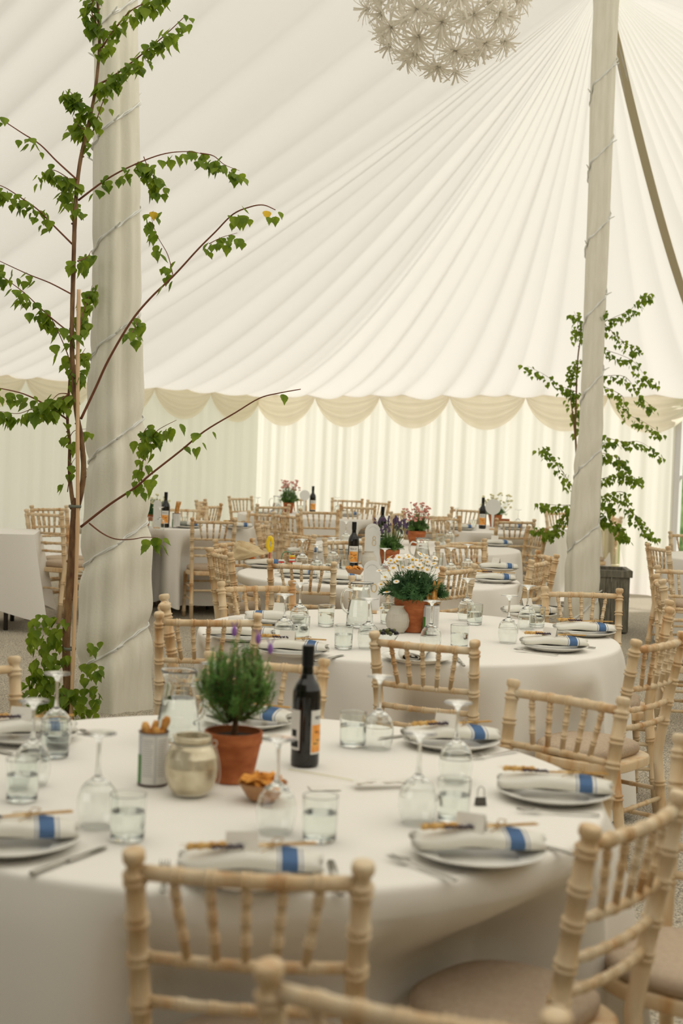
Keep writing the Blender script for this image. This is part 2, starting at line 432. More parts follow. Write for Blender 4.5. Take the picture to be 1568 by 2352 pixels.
def swags(a, b, width, depth, first_off=0.0, inward=1, start=1):
    L = (b-a).length; d = (b-a)/L; nm = Vector((-d.y, d.x, 0))*inward
    k = 0; s0 = first_off
    while s0 < L - .2:
        s1 = min(L, s0+width); mb = MB(); NX, NZ = 34, 16
        for i in range(NX+1):
            x = i/NX; hang = (4*x*(1-x))**.72
            for j in range(NZ+1):
                t = j/NZ
                drop = .05 + (depth)*hang
                fold = math.sin((t*4.2)*2*PI)*.018*(.3+hang)
                q = a + d*lerp(s0, s1, x) + nm*(.05 + .05*math.sin(t*PI)*(.4+hang) + fold)
                q.z = ZE + .03 - drop*t
                mb.v.append(tuple(q))
        for i in range(NX):
            for j in range(NZ):
                q = i*(NZ+1)+j; mb.f.append((q, q+NZ+1, q+NZ+2, q+1)); mb.m.append(0)
        tag(mb.build('trim_%d' % (start+k), M['swag']), kind='structure', label='cream gathered swag pelmet along the eaves')
        # gathered tail between two swags
        k += 1; s0 += width
    return start+k
nx = swags(un(2.0, NL), un(UEND, NL), 1.02, .37, inward=-1, start=1, first_off=.30)
nx = swags(un(UEND, NL), un(UEND, NN), 1.12, .40, inward=-1, start=nx, first_off=.0)
# rope track above the swags
mb = MB(); mb.tube([un(2, NL-.06, ZE+.02), un(UEND-.06, NL-.06, ZE+.02), un(UEND-.06, NN+.06, ZE+.02)], .014, 6)
tag(mb.build('trim_%d' % nx, M['swag']), kind='structure', label='eaves rail above the swags')
# doorway frame and outside
def doorway():
    mb = MB()
    for n_ in (DN1-.03, DN0+.03):
        p = un(UEND+.05, n_); mb.box((p.x, p.y, 1.15+ground(p.x, p.y)/2), (.07, .07, 2.3), math.atan2(UA.y, UA.x))
    c = un(UEND+.05, (DN1+DN0)/2); mb.box((c.x, c.y, 2.28), (.07, DN1-DN0, .07), math.atan2(UA.y, UA.x))
    c = un(UEND+.05, (DN1+DN0)/2); mb.box((c.x, c.y, 1.45), (.03, DN1-DN0-.1, .04), math.atan2(UA.y, UA.x))
    tag(mb.build('door_1', M['whitepaint'], smooth=False), kind='structure', label='white framed doorway to the garden')
    mb = MB(); n = 40; rows = 10
    for i in range(n+1):
        for j in range(rows+1):
            q = un(UEND+9, lerp(NR+12, NR-14, i/n)); ang = PI*j/rows
            v = Vector((q.x, q.y, 0)) + UA*(-math.cos(ang)*.9); v.z = -.12 + 2.1*math.sin(ang)**.6
            dd = mnoise.noise(v*1.5)*.35 + mnoise.noise(v*5)*.15
            v += Vector((dd, dd*.7, dd)); v.z = max(v.z, -.12); mb.v.append(tuple(v))
    for i in range(n):
        for j in range(rows):
            k = i*(rows+1)+j; mb.f.append((k, k+rows+1, k+rows+2, k+1)); mb.m.append(0)
    tag(mb.build('hedge', M['hedge']), 'dark green garden hedge seen through the doorway', 'hedge')
doorway()
# strap down the hip
def strap():
    mb = MB(); pts = []
    E = un(UEND-.1, 6.62, ZE+.12); A = un(UPOLE+.12, NR, ZA-.1); n = 26; prev = None
    side = NA*.042
    for i in range(n+1):
        t = i/n; q = A.lerp(E, t); q.z = lerp(ZE, ZA-.12, (1-t)**1.45) - .06 - .10*math.sin(PI*t)
        pts.append(q)
    for s_, dz in ((1, 0), (-1, 0), (-1, -.015), (1, -.015)):
        for q in pts: mb.v.append(tuple(q + side*s_ + Vector((0, 0, dz))))
    m_ = n+1
    for r_ in range(4):
        r2 = (r_+1) % 4
        for i in range(n): mb.f.append((r_*m_+i, r_*m_+i+1, r2*m_+i+1, r2*m_+i)); mb.m.append(0)
    tag(mb.build('ceiling_strap', M['strap'], smooth=False), 'tan webbing strap running from the right pole top down to the eaves', 'strap')
strap()

# ================================================================== draped poles
def pole(D, pts, zt, rz, label, seed, turns, wire_label, wire_off):
    """pts: (px, py, half width px) down the drape"""
    s_ = FPX/D
    root_p = atD(pts[-1][0], pts[-1][1], D); gz = ground(root_p.x, root_p.y)
    root = thing('tent_pole', (root_p.x, root_p.y, gz), 0, label, 'pole')
    cen = []
    for (px, py, hw) in pts:
        p = atD(px, py, D); cen.append((p.z-gz, p.x-root_p.x, hw/s_))
    z0, x0, r0 = cen[0]; z1, x1, r1 = cen[1]
    sl_ = (x0-x1)/(z0-z1); ztop = zt-gz
    cen.insert(0, (ztop, x0 + sl_*(ztop-z0), r0*1.1))
    cen.append((0.0, cen[-1][1], cen[-1][2]*1.03))
    def at(z):
        for (a, xa, ra), (b, xb, rb) in zip(cen, cen[1:]):
            if b <= z <= a:
                t = (z-b)/(a-b+1e-9); return lerp(xb, xa, t), lerp(rb, ra, sst(0, 1, t))
        return (cen[0][1], cen[0][2]) if z > cen[0][0] else (cen[-1][1], cen[-1][2])
    mb = MB(); P = [(at(z)[0], 0, z) for z in [ztop*k/12 for k in range(13)]]
    mb.tube(P, .05, 12); mb.build('pole', M['whitepaint'], root)
    def wr(z):                                             # wire angle at height z
        return wire_off + 2*PI*turns*z/ztop
    def rad(a, z):
        x, r = at(z)
        f = .10*math.sin(a*3+seed+.5*math.sin(z*.8)) + .07*math.sin(a*5+seed*2+.7*z*.6) + .055*math.sin(a*9+seed+.25*z)
        f += .05*mnoise.noise(Vector((a*1.2*math.cos(a), z*1.1, seed)))
        # pinch where the flex is wound tight
        da = 1e9
        if z < 3.4:
            turn = (a - wr(z))/(2*PI); dd = abs(turn-round(turn)); da = dd*ztop/turns
            f -= .14*math.exp(-(da/.06)**2)*min(1, (3.4-z)/2)
            f += .05*math.exp(-((da-.14)/.10)**2)*min(1, (3.4-z)/2)
        return x, r*(1+f)
    mb = MB(); NS, NZ = 72, 150
    for j in range(NZ+1):
        z = ztop*j/NZ
        for k in range(NS):
            a = 2*PI*k/NS; x, r = rad(a, z); mb.v.append((x+r*math.cos(a), r*math.sin(a), z))
    for j in range(NZ):
        for k in range(NS):
            k2 = (k+1) % NS; mb.f.append((j*NS+k, j*NS+k2, (j+1)*NS+k2, (j+1)*NS+k)); mb.m.append(0)
    mb.build('drape', M['drape'], root)
    # fairy light flex: two twisted strands, bulbs as parts
    fl = thing('fairy_light_string', root.location, 0, wire_label, 'fairy lights')
    for st in (0, PI):
        mb = MB(); pts3 = []; nst = 520
        for i in range(nst+1):
            z = .12 + (ztop*.93-.12)*i/nst; a = wr(z); x, r = rad(a, z); r += .006
            tw = i*.42+st; e = .0055
            pts3.append((x+(r+e*math.cos(tw))*math.cos(a), (r+e*math.cos(tw))*math.sin(a), z+e*math.sin(tw)))
        mb.tube(pts3, .0055, 5); mb.build('flex', M['flex'], fl)
    nb = int(turns*2.6)
    for i in range(nb):
        z = .3 + (ztop*.9-.3)*(i+.37)/nb; a = wr(z); x, r = rad(a, z); b = MB()
        c = Vector((x+(r+.008)*math.cos(a), (r+.008)*math.sin(a), z)); d = Vector((math.cos(a)*.7-math.sin(a)*.5, math.sin(a)*.7+math.cos(a)*.5, .45)).normalized()
        b.tube([c, c+d*.02, c+d*.022, c+d*.05, c+d*.062], [.007, .008, .0055, .005, .001], 8); b.build('bulb', M['flex'], fl)
    return root
pole(8.4, [(265, 60, 47), (266, 400, 49), (265, 700, 50), (262, 900, 57), (265, 1080, 64), (262, 1300, 72), (257, 1480, 76), (256, 1640, 78)], ZA-.2, 0,
     'cream cloth draped tent pole on the left behind the birch', 1.0, 9.0, 'white fairy light flex wound round the left draped pole', 1.2)
pole(12.5, [(1389, 20, 27), (1372, 500, 25), (1361, 800, 24), (1357, 980, 26), (1347, 1100, 31), (1338, 1260, 37), (1334, 1400, 38), (1332, 1460, 39)], ZA-.05, 0,
     'cream cloth draped tent pole on the right beneath the gathered ceiling', 2.4, 8.5, 'white fairy light flex wound round the right draped pole', 2.6)

# ================================================================== birch trees
def leaf(mb, p, size, yaw, droop, mi=0, roll=0.0):
    L = size; Wd = size*.80
    sh = [(0, 0), (.10, .30), (.22, .48), (.40, .50), (.45, .42), (.60, .36), (.64, .27), (.80, .14), (1.0, 0)]
    q = Matrix.Rotation(yaw, 3, 'Z') @ Matrix.Rotation(droop, 3, 'Y') @ Matrix.Rotation(roll, 3, 'X')
    i = len(mb.v)
    for (x, y) in sh: mb.v.append(tuple(Vector(p) + q @ Vector((x*L, 0, -.06*L*math.sin(x*PI)))))
    for sd_ in (1, -1):
        j = len(mb.v)
        for (x, y) in sh[1:-1]: mb.v.append(tuple(Vector(p) + q @ Vector((x*L - .04*L, sd_*y*Wd, .10*L*y))))
        m_ = len(sh)-2
        for k in range(m_-1):
            f = (i+1+k, i+2+k, j+k+1, j+k); mb.f.append(f if sd_ > 0 else f[::-1]); mb.m.append(mi)
        mb.f.append((i, i+1, j) if sd_ > 0 else (i, j, i+1)); mb.m.append(mi)
        mb.f.append((i+m_, i+m_+1, j+m_-1) if sd_ > 0 else (i+m_+1, i+m_, j+m_-1)); mb.m.append(mi)
def smooth_path(P, sub=6):
    P = [Vector(p) for p in P]; out = []
    for i in range(len(P)-1):
        a = P[max(0, i-1)]; b = P[i]; c = P[i+1]; d = P[min(len(P)-1, i+2)]
        for k in range(sub):
            t = k/sub
            out.append(.5*((2*b) + (c-a)*t + (2*a-5*b+4*c-d)*t*t + (3*b-a-3*c+d)*t**3))
    out.append(P[-1]); return out
def birch(root_loc, label, D, stems, branches, leafsize, extra, lean=0.0, yellow=None, mul=1.0, spr=.6):
    root = thing('birch_tree', root_loc, 0, label, 'tree'); o = Vector(root_loc)
    for (pp, r0, r1) in stems:
        P = smooth_path([atD(x, y, D + (dd if dd else 0)) - o for x, y, dd in pp]); n = len(P)
        mb = MB(); mb.tube(P, [lerp(r0, r1, k/(n-1))*(1+.12*mnoise.noise(Vector((k*.9, r0*99, 0)))) for k in range(n)], 8)
        for k in range(6):                                  # knots
            q = P[int(n*(.1+.13*k)) % n]; mb.blob(q + Vector((r0*.8*(-1)**k, -r0*.3, 0)), r0*.35, 6, 4)
        mb.build('trunk', M['bark'], root)
    lv = MB()
    def leaves_at(q, n, spread):
        for _ in range(n):
            pp_ = q + Vector((R(-1, 1), R(-1, 1), R(-1, .35)))*spread
            s2 = leafsize*R(.6, 1.12)
            yaw = -PI/2 + R(-1.5, 1.5); leaf(lv, pp_, s2, yaw, R(.7, 1.5), 0, R(-.5, .5))
    for (pp, r0, dens, dd) in branches:
        n0 = len(pp); P = smooth_path([atD(x, y, D + dd*k/(n0-1) + .02*R(-1, 1)) - o for k, (x, y) in enumerate(pp)], 5); n = len(P)
        mb = MB(); mb.tube(P, [lerp(r0, r0*.3, k/(n-1)) for k in range(n)], 6); mb.build('branch', M['twig'], root)
        for k in range(n):
            t = k/(n-1)
            dk = (dens(t) if callable(dens) else dens)*mul
            c = int(dk) + (1 if R(0, 1) < dk-int(dk) else 0)
            if c: leaves_at(P[k] - Vector((0, 0, leafsize*.15)), c, leafsize*spr)
    for (x, y, n, sp) in extra: leaves_at(atD(x, y, D+R(-.12, .12)) - o, n, sp)
    for (x, y) in (yellow or []):
        p = atD(x, y, D) - o; leaf(lv, p, leafsize*.9, -PI/2+.3, 1.2, 1)
    lv.build('leaves', [M['leaf'], M['leafyellow']], root, smooth=False)
    return root
DB = 7.9
tb = atD(157, 1668, DB); tb.z = ground(tb.x, tb.y)
ge = lambda a, d=1.5: (lambda t: d if t > a else 0)
bl = [
 ([(176, 412), (130, 370), (92, 332), (50, 305), (0, 272), (-25, 255)], .006, lambda t: 1.3 if (.45 < t < .6 or t > .8) else .15, -.3),
 ([(167, 562), (125, 520), (85, 480), (45, 452), (10, 430), (-20, 420)], .006, lambda t: 2.0 if t > .25 else 0, -.2),
 ([(163, 675), (115, 650), (65, 630), (0, 600), (-20, 590)], .005, lambda t: 1.2 if t > .4 else 0, .2),
 ([(161, 765), (120, 732), (90, 705), (55, 672), (0, 630), (-20, 610)], .005, lambda t: 1.7 if t > .2 else .2, -.1),
 ([(180, 460), (240, 415), (300, 382), (370, 355), (425, 348), (460, 352)], .006, lambda t: 1.8 if (.15 < t < .45 or .62 < t < .78) else .1, -.3),
 ([(460, 352), (490, 358), (515, 378), (550, 392)], .004, 2.2, -.1),
 ([(190, 350), (212, 305), (232, 245), (245, 215)], .005, .5, 0),
 ([(230, 192), (260, 175), (300, 145), (350, 105), (385, 75), (425, 37)], .006, lambda t: 3.4 if t < .85 else 1.4, -.3),
 ([(230, 115), (265, 65), (300, 25), (345, 0), (380, -30)], .006, 3.2, -.2),
 ([(224, 60), (210, 25), (215, -20)], .005, 4.0, 0),
 ([(210, 260), (190, 240), (165, 215), (155, 205)], .004, 2.5, -.1),
 ([(200, 300), (182, 290), (170, 270)], .004, 2.6, .1),
 ([(186, 962), (220, 890), (250, 825), (300, 740), (345, 685), (400, 632), (455, 572), (495, 532), (535, 492), (575, 475), (605, 471), (632, 482)], .008, lambda t: 1.3 if .70 < t < .82 else (1.0 if t > .95 else .03), -.9),
 ([(397, 632), (385, 585), (360, 540), (348, 500), (352, 484)], .003, .8, 0),
 ([(480, 560), (510, 545), (545, 535)], .003, 1.1, 0),
 ([(186, 1210), (250, 1160), (310, 1120), (345, 1090), (415, 1035), (470, 990), (540, 948), (595, 915), (640, 903), (690, 894)], .008, lambda t: .7 if (.2 < t < .3 or .45 < t < .6) else .04, -.9),
 ([(325, 1105), (328, 1060), (345, 1020), (360, 990), (405, 965)], .004, 1.5, -.2),
 ([(322, 1010), (335, 985), (350, 975)], .003, 1.6, -.1),
 ([(205, 1202), (235, 1225), (265, 1238), (300, 1239), (332, 1234), (358, 1235)], .005, lambda t: 1.5 if t > .85 else 0, -.7),
 ([(330, 360), (340, 385), (352, 405), (372, 425)], .003, 2.0, 0),
 ([(157, 965), (105, 930), (55, 905), (0, 892), (-20, 890)], .006, lambda t: .5 if t > .5 else 1.0, -.3),
 ([(157, 905), (110, 940), (75, 940), (40, 950), (0, 945)], .004, lambda t: 1.7, -.2),
 ([(160, 905), (135, 905), (115, 925)], .004, 2.6, 0),
 ([(178, 600), (200, 590), (210, 575)], .004, 1.8, .3),
 ([(182, 760), (190, 720), (205, 680), (212, 655)], .004, 2.8, .35),
 ([(172, 425), (150, 405), (120, 390), (95, 400)], .004, 1.9, .1),
 ([(176, 480), (160, 455), (155, 430)], .003, 1.6, .1),
 ([(170, 860), (150, 800), (120, 735), (100, 715)], .004, 1.1, 0),
 ([(172, 870), (180, 830), (196, 800)], .004, 1.8, .2),
 ([(158, 1010), (170, 990), (198, 985)], .003, 1.2, .1),
 ([(302, 765), (312, 748), (318, 725)], .003, 1.6, .3),
 ([(155, 1130), (163, 1070), (175, 1050)], .003, .5, 0),
]
ex = [(110+R(-38, 38), R(1400, 1660), 1, .03) for _ in range(150)] + [(125, 1420, 4, .03), (112, 1470, 8, .05), (95, 1540, 18, .08), (130, 1500, 12, .07), (90, 1600, 22, .09), (160, 1590, 14, .1),
     (215, 1480, 5, .04), (205, 1530, 12, .07), (195, 1580, 20, .09), (185, 1620, 18, .1), (120, 1650, 18, .12), (60, 1560, 6, .05), (232, 1540, 3, .03)]
birch(tb, 'tall young birch tied to a cane beside the left draped pole', DB,
      [([(160, 1665, 0), (152, 1480, 0), (160, 1355, 0), (167, 1230, 0), (172, 1160, 0), (168, 1150, 0)], .024, .019),
       ([(172, 1190, 0), (188, 1120, 0), (192, 1070, 0), (186, 1005, 0), (177, 955, 0), (170, 880, 0), (165, 780, 0), (169, 600, 0), (172, 500, 0), (177, 425, 0), (186, 360, 0), (200, 300, 0), (211, 250, 0), (221, 190, 0), (228, 110, 0), (227, 50, 0), (222, -20, 0)], .017, .007),
       ([(170, 1180, 0), (160, 1090, .05), (160, 1020, .05), (155, 965, .05), (158, 900, .1), (162, 840, .1)], .012, .006)],
      bl, .070, ex, yellow=[(612, 484), (352, 486)], mul=1.45)
mb = MB(); P = [atD(181, 665, DB-.03), atD(179, 800, DB-.03), atD(178, 1000, DB-.04), atD(178, 1210, DB-.05), atD(172, 1400, DB-.05), atD(166, 1560, DB-.05)]
P.append(Vector((atD(163, 1665, DB-.05).x, DB-.05, ground(-1.5, DB)))); P = smooth_path(P, 8)
mb.tube(P, [.0105*(1.18 if k % 7 == 3 else 1) for k in range(len(P))], 8)
tag(mb.build('bamboo_cane', M['bamboo']), 'straight bamboo cane supporting the left birch trunk', 'cane')
tg = thing('plant_tie', atD(172, 1163, DB-.04), 0, 'grey green plastic tie holding the birch to the cane', 'tie')
mb = MB(); mb.tube([(.033*math.cos(a), .03*math.sin(a), 0) for a in [2*PI*k/16 for k in range(17)]], .009, 6, flat=.3); mb.build('band', mat('tie_plastic', (.16, .17, .13), .6), tg)
tg = copy_tree(tg); tg.location = atD(160, 1490, DB-.03); tag(tg, 'lower grey tie round birch and cane above the bushy shoots', 'tie')

br = [(a, b, c, d) for a, b, c, d in [
 ([(1339, 755), (1364, 725), (1389, 715)], .003, 2.2, -.3),
 ([(1339, 755), (1384, 740), (1419, 725), (1449, 710), (1474, 680), (1488, 672)], .003, 2.2, -.3),
 ([(1384, 740), (1419, 775), (1449, 795), (1464, 805)], .003, 2.0, -.2),
 ([(1344, 770), (1384, 800), (1424, 815), (1454, 830), (1479, 860), (1499, 875)], .003, 2.0, -.3),
 ([(1334, 825), (1314, 845), (1309, 875), (1314, 920), (1324, 950), (1329, 990)], .003, 2.8, .1),
 ([(1324, 900), (1284, 885), (1249, 860), (1209, 840)], .003, 1.9, -.1),
 ([(1379, 865), (1434, 865), (1469, 910), (1499, 935)], .003, 2.3, -.3),
 ([(1379, 885), (1429, 910), (1434, 945), (1479, 970), (1519, 995)], .003, 2.1, -.3),
 ([(1379, 1000), (1429, 1015), (1469, 1015), (1514, 1045)], .003, 2.6, -.3),
 ([(1379, 1040), (1414, 1050), (1434, 1070)], .003, 4.6, -.3),
 ([(1379, 1100), (1429, 1090), (1464, 1100)], .003, 4.2, -.3),
 ([(1314, 1120), (1289, 1080), (1264, 1045), (1244, 1025)], .003, 2.4, -.1),
 ([(1384, 1140), (1429, 1130), (1444, 1170), (1474, 1195), (1499, 1235)], .003, 3.0, -.3),
 ([(1379, 1185), (1414, 1205), (1439, 1230)], .003, 4.2, -.3),
 ([(1314, 1160), (1274, 1160), (1239, 1155)], .003, 3.2, -.3),
 ([(1304, 1170), (1284, 1205), (1264, 1225), (1234, 1210)], .003, 4.2, -.3),
 ([(1329, 770), (1326, 740), (1318, 715)], .003, 2.2, 0),
 ([(1379, 1190), (1400, 1160), (1385, 1150)], .003, 3.0, -.3)]]
tb2 = atD(1334, 1470, 12.75); tb2.z = ground(tb2.x, tb2.y) + .5
PB = atD(1372, 1470, 12.95)
root2 = birch((PB.x-.06, PB.y, ground(PB.x, PB.y)+.47), 'smaller leafy birch behind the right draped pole', 12.72,
      [([(1352, 1345, .2), (1334, 1200, .1), (1322, 1020, 0), (1322, 940, 0), (1326, 830, 0), (1333, 770, 0), (1330, 730, 0)], .012, .004),
       ([(1350, 1345, .2), (1336, 1180, .1), (1320, 1000, 0), (1312, 930, 0), (1308, 905, 0)], .009, .004)],
      br, .054, [(1405, 1010, 5, .06), (1395, 1020, 5, .05), (1400, 1200, 4, .05)], mul=2.0, spr=.95)
# planter
def planter():
    g = ground(PB.x, PB.y); t = thing('planter_box', (PB.x, PB.y, g), -.08, 'grey slatted timber planter beside the right draped pole', 'planter')
    mb = MB(); W_, H_ = .46, .55
    for side in range(4):
        for k in range(9):
            x = (k-4)*W_/9.0
            a = side*PI/2; c = Vector((x*math.cos(a) - (-W_/2)*math.sin(a)*1, x*math.sin(a) + (-W_/2)*math.cos(a), H_/2-.02))
            mb.box(c, (W_/9-.004, .02, H_-.05), a)
    mb.build('slats', M['planter'], t, smooth=False)
    mb = MB()
    for side in range(4):
        a = side*PI/2; c = (W_/2*math.sin(a)*1.03, -W_/2*math.cos(a)*1.03, H_-.02); mb.box(c, (W_+.05, .045, .06), a)
    mb.build('rim', M['planter'], t, smooth=False)
    mb = MB(); mb.box((0, 0, H_/2-.06), (W_-.03, W_-.03, H_-.14)); mb.build('soil', M['soil'], t, smooth=False)
planter()

# ================================================================== tables
TABLES = {}; CLOTHS = []; SEATS = []
def cloth_mesh(Rr, seed, drop=.70, amp=.06, X=0, Y=0):
    mb = MB(); NS = 200
    rs = [0, .3, .6, .85, .95, .985, 1.0]
    ang = [2*PI*k/NS for k in range(NS)]
    fold = []
    rnd = random.Random(seed)
    comps = [(k, rnd.uniform(.5, 1), rnd.uniform(0, 6.28)) for k in (4, 7, 10, 13, 19)]
    for a in ang:
        v = sum(c*math.sin(k*a+p+.4*math.sin(2*a+p)) for k, c, p in comps)/2.2
        v = max(-1, min(1.4, v)); fold.append(v)
    prof = []
    for r in rs: prof.append((r*(Rr-.012), 0.003, 0))
    for (dr, dz) in ((-.004, .001), (.002, -.004), (.005, -.012)): prof.append((Rr+dr, dz, .03))
    nd = 16
    for i in range(1, nd+1): prof.append((Rr+.006, -.012-(drop-.012)*i/nd, i/nd))
    i0 = len(mb.v)
    for (r, z, w_) in prof:
        for k, a in enumerate(ang):
            f = fold[k]; rr = r + (amp*(f+.55)*max(0, w_)**.65 if w_ > .04 else 0)
            zz = z
            if w_ == 0 and r > 0: zz += .0012*mnoise.noise(Vector((r*math.cos(a)*3, r*math.sin(a)*3, seed)))
            if w_ > .9: zz -= 0.012*f
            a2 = a + .05*w_*math.sin(9*a+seed)
            if w_ > .04:
                dv = Vector((math.cos(a2), math.sin(a2), 0)); ww = sst(.035, .26, -z)
                for (sc_, nm_) in SEATS:
                    rel = Vector((X-sc_.x, Y-sc_.y, 0)); dn = -dv.dot(nm_)
                    if dn < .35 or rel.length > 1.5: continue
                    rl = (rel.dot(nm_) - .235)/dn; q = rel + dv*rl; lx = abs(q.x*nm_.y - q.y*nm_.x)
                    if rl < rr: rr = lerp(rr, max(rl, .35), ww*(1-sst(.215, .29, lx)))
            mb.v.append((rr*math.cos(a2), rr*math.sin(a2), zz))
    for j in range(len(prof)-1):
        for k in range(NS):
            k2 = (k+1) % NS; mb.f.append((i0+j*NS+k, i0+(j+1)*NS+k, i0+(j+1)*NS+k2, i0+j*NS+k2)); mb.m.append(0)
    return mb
def table_frame(Rr, legs=True):
    t = thing('banquet_table')
    mb = MB(); mb.lathe([(0.001, .728), (Rr-.03, .728), (Rr-.02, .733), (Rr-.02, .75), (Rr-.03, .757), (0.001, .757)], 48); mb.build('tabletop', mat('plywood', (.4, .28, .16), .6), t, sharp=40)
    for sx in (-1, 1):
        for sy in (-1, 1):
            mb = MB(); mb.tube([(sx*.45, sy*.35, .72), (sx*.5, sy*.38, 0)], .014, 8); mb.build('leg', M['darksteel'], t)
    return t
def round_table(key, px, D, Rr, lab, seed, drop=.70, amp=.06, x=None):
    X = (px-784)/FPX*D if x is None else x
    g = ground(X, D)
    t = table_frame(Rr); t.location = (X, D, g); tag(t, 'round banquet table under the white cloth, ' + lab, 'table')
    TABLES[key] = (X, D, g+.765, Rr); CLOTHS.append((key, X, D, g, Rr, seed, drop, amp, lab))
round_table('T1', 566, 3.52, .90, 'front table with the rosemary pot', 11, amp=.08)
round_table('T2', 947, 6.32, .93, 'second table with the daisy pot', 12, amp=.08)
round_table('T3', 874, 9.30, .92, 'third table with the lavender pot', 13)
round_table('T4', 957, 12.15, .89, 'table with the pink flowers behind the lavender', 14)
round_table('T5', 370, 13.5, .88, 'far table just right of the left draped pole', 15)
round_table('T7', 730, 16.4, .92, 'farthest table by the end wall', 17)
round_table('T8', 1116, 14.65, .82, 'far table with the pale yellow flowers', 18)
round_table('T9', 1775, 12.1, .92, 'table at the right edge of the photo', 19)
TABLES['T10'] = (3.05, 8.2, .8, .9); TABLES['T11'] = (2.45, 15.0, .85, .3)
def rect_cloth(name, c, size, rz, h, drop, label, seed):
    mb = MB(); n = 120; W_, D_ = size; rnd = random.Random(seed); per = 2*(W_+D_)
    def pt(s_):
        s_ %= per
        if s_ < W_: return (-W_/2+s_, -D_/2, 0, -1)
        s_ -= W_
        if s_ < D_: return (W_/2, -D_/2+s_, 1, 0)
        s_ -= D_
        if s_ < W_: return (W_/2-s_, D_/2, 0, 1)
        s_ -= W_
        return (-W_/2, D_/2-s_, -1, 0)
    rows = 12
    for j in range(rows+1):
        t = j/rows
        for k in range(n):
            s_ = per*k/n; x, y, nx_, ny_ = pt(s_)
            cx = abs(x)/(W_/2); cy = abs(y)/(D_/2); corner = max(0, (cx*cy) - .72)/.28
            o_ = (.01 + .05*t*(math.sin(s_*9+seed)*.5+.4)) + .16*corner*t
            dl = Vector((nx_, ny_)); 
            if corner > 0: dl = (Vector((x/(W_/2), y/(D_/2)))).normalized()
            mb.v.append((x+dl.x*o_, y+dl.y*o_, -drop*t - .09*corner*t))
    mb.v.append((0, 0, .002)); ci = len(mb.v)-1
    for j in range(rows):
        for k in range(n):
            k2 = (k+1) % n; mb.f.append((j*n+k, j*n+k2, (j+1)*n+k2, (j+1)*n+k)); mb.m.append(0)
    for k in range(n): mb.f.append((ci, k, (k+1) % n)); mb.m.append(0)
    o = mb.build('tablecloth', M['cloth'], sharp=50); o.location = (c[0], c[1], c[2]+h); o.rotation_euler = (0, 0, rz)
    return tag(o, label, 'tablecloth')
def rect_table(c, size, rz, label):
    t = thing('trestle_table', c, rz, label, 'table')
    mb = MB(); mb.box((0, 0, .735), (size[0]-.01, size[1]-.01, .04)); mb.build('tabletop', mat('trestle_top', (.4, .3, .2), .6), t, smooth=False)
    for sx in (-1, 1):
        for sy in (-1, 1):
            mb = MB(); mb.tube([(sx*(size[0]/2-.2), sy*(size[1]/2-.08), .715), (sx*(size[0]/2-.2), sy*(size[1]/2-.08), 0)], .018, 8); mb.build('leg', M['darksteel'], t)
    return t
c6 = atz(76, 1233, .85); rz6 = math.radians(8)
cc = c6 + Vector((-.9*math.cos(rz6), -.9*math.sin(rz6), 0)) + Vector((-math.sin(rz6), math.cos(rz6), 0))*.36
cc = Vector((cc.x, cc.y, ground(cc.x, cc.y)))
rect_table(cc, (1.8, .72), rz6, 'rectangular trestle table at the left edge of the photo'); rect_cloth('tablecloth', cc, (1.8, .72), rz6, .762, .60, 'white cloth with a long hanging corner at the left edge', 3)
cc2 = Vector((2.66, 15.25, ground(2.66, 15.25)))
rect_table(cc2, (.5, .44), -.4, 'small table behind the right draped pole'); rect_cloth('tablecloth', cc2, (.5, .44), -.4, .762, .68, 'white cloth on the small table behind the right pole', 5)

# ================================================================== chiavari chairs
def bamboo(mb, pts, r, rings, seg=10, ends=None, bead=.22, flat=1.0, nrm=None):
    """a turned rod with double beads at the given fractions"""
    P = [Vector(p) for p in pts]; L = [0]
    for a, b in zip(P, P[1:]): L.append(L[-1]+(b-a).length)
    T = L[-1]
    def at(s_):
        s_ = max(0, min(T, s_))
        for k in range(len(P)-1):
            if s_ <= L[k+1]+1e-9: return P[k].lerp(P[k+1], (s_-L[k])/max(1e-9, L[k+1]-L[k]))
        return P[-1]
    S = [0, T] + L[1:-1]; w_ = max(.0035, r*.30)
    for f in rings:
        c = f*T
        for k, _ in enumerate((-1, 1)):
            cc_ = c + (-1, 1)[k]*w_*1.3; S += [cc_-w_*.9, cc_-w_*.5, cc_, cc_+w_*.5, cc_+w_*.9, c]
    if ends: S += [T-.042, T-.037, T-.032, T-.027, T-.023, T-.019, T-.008, T-.003, T-.0012]
    S = sorted(set(round(x, 5) for x in S if 0 <= x <= T))
    out, rad = [], []
    for s_ in S:
        rr = r
        for f in rings:
            for sg in (-1, 1):
                d = abs(s_ - (f*T + sg*w_*1.3))
                if d < w_*.9: rr = max(rr, r*(1+bead*math.sqrt(max(0, 1-(d/(w_*.9))**2))))
        if ends:
            e = T - s_
            if e <= .041:
                rr = r*(.55 if e < .0005 else .86 if e < .0015 else 1.04 if e < .005 else 1.13 if e < .0085 else 1.12 if e < .0195 else .95 if e < .0235 else .80 if e < .0325 else .86 if e < .0375 else 1.0)
        out.append(at(s_)); rad.append(rr if not any(abs(s_-f*T) < w_*.35 for f in rings) else r*.97)
    mb.tube(out, rad, seg, flat=flat, nrm=nrm)
def backy(z):                                   # rear post line: splays back above and below the seat
    return -.185 - .075*max(0, (z-.45)/.47)**1.1 - .06*max(0, (.45-z)/.45)
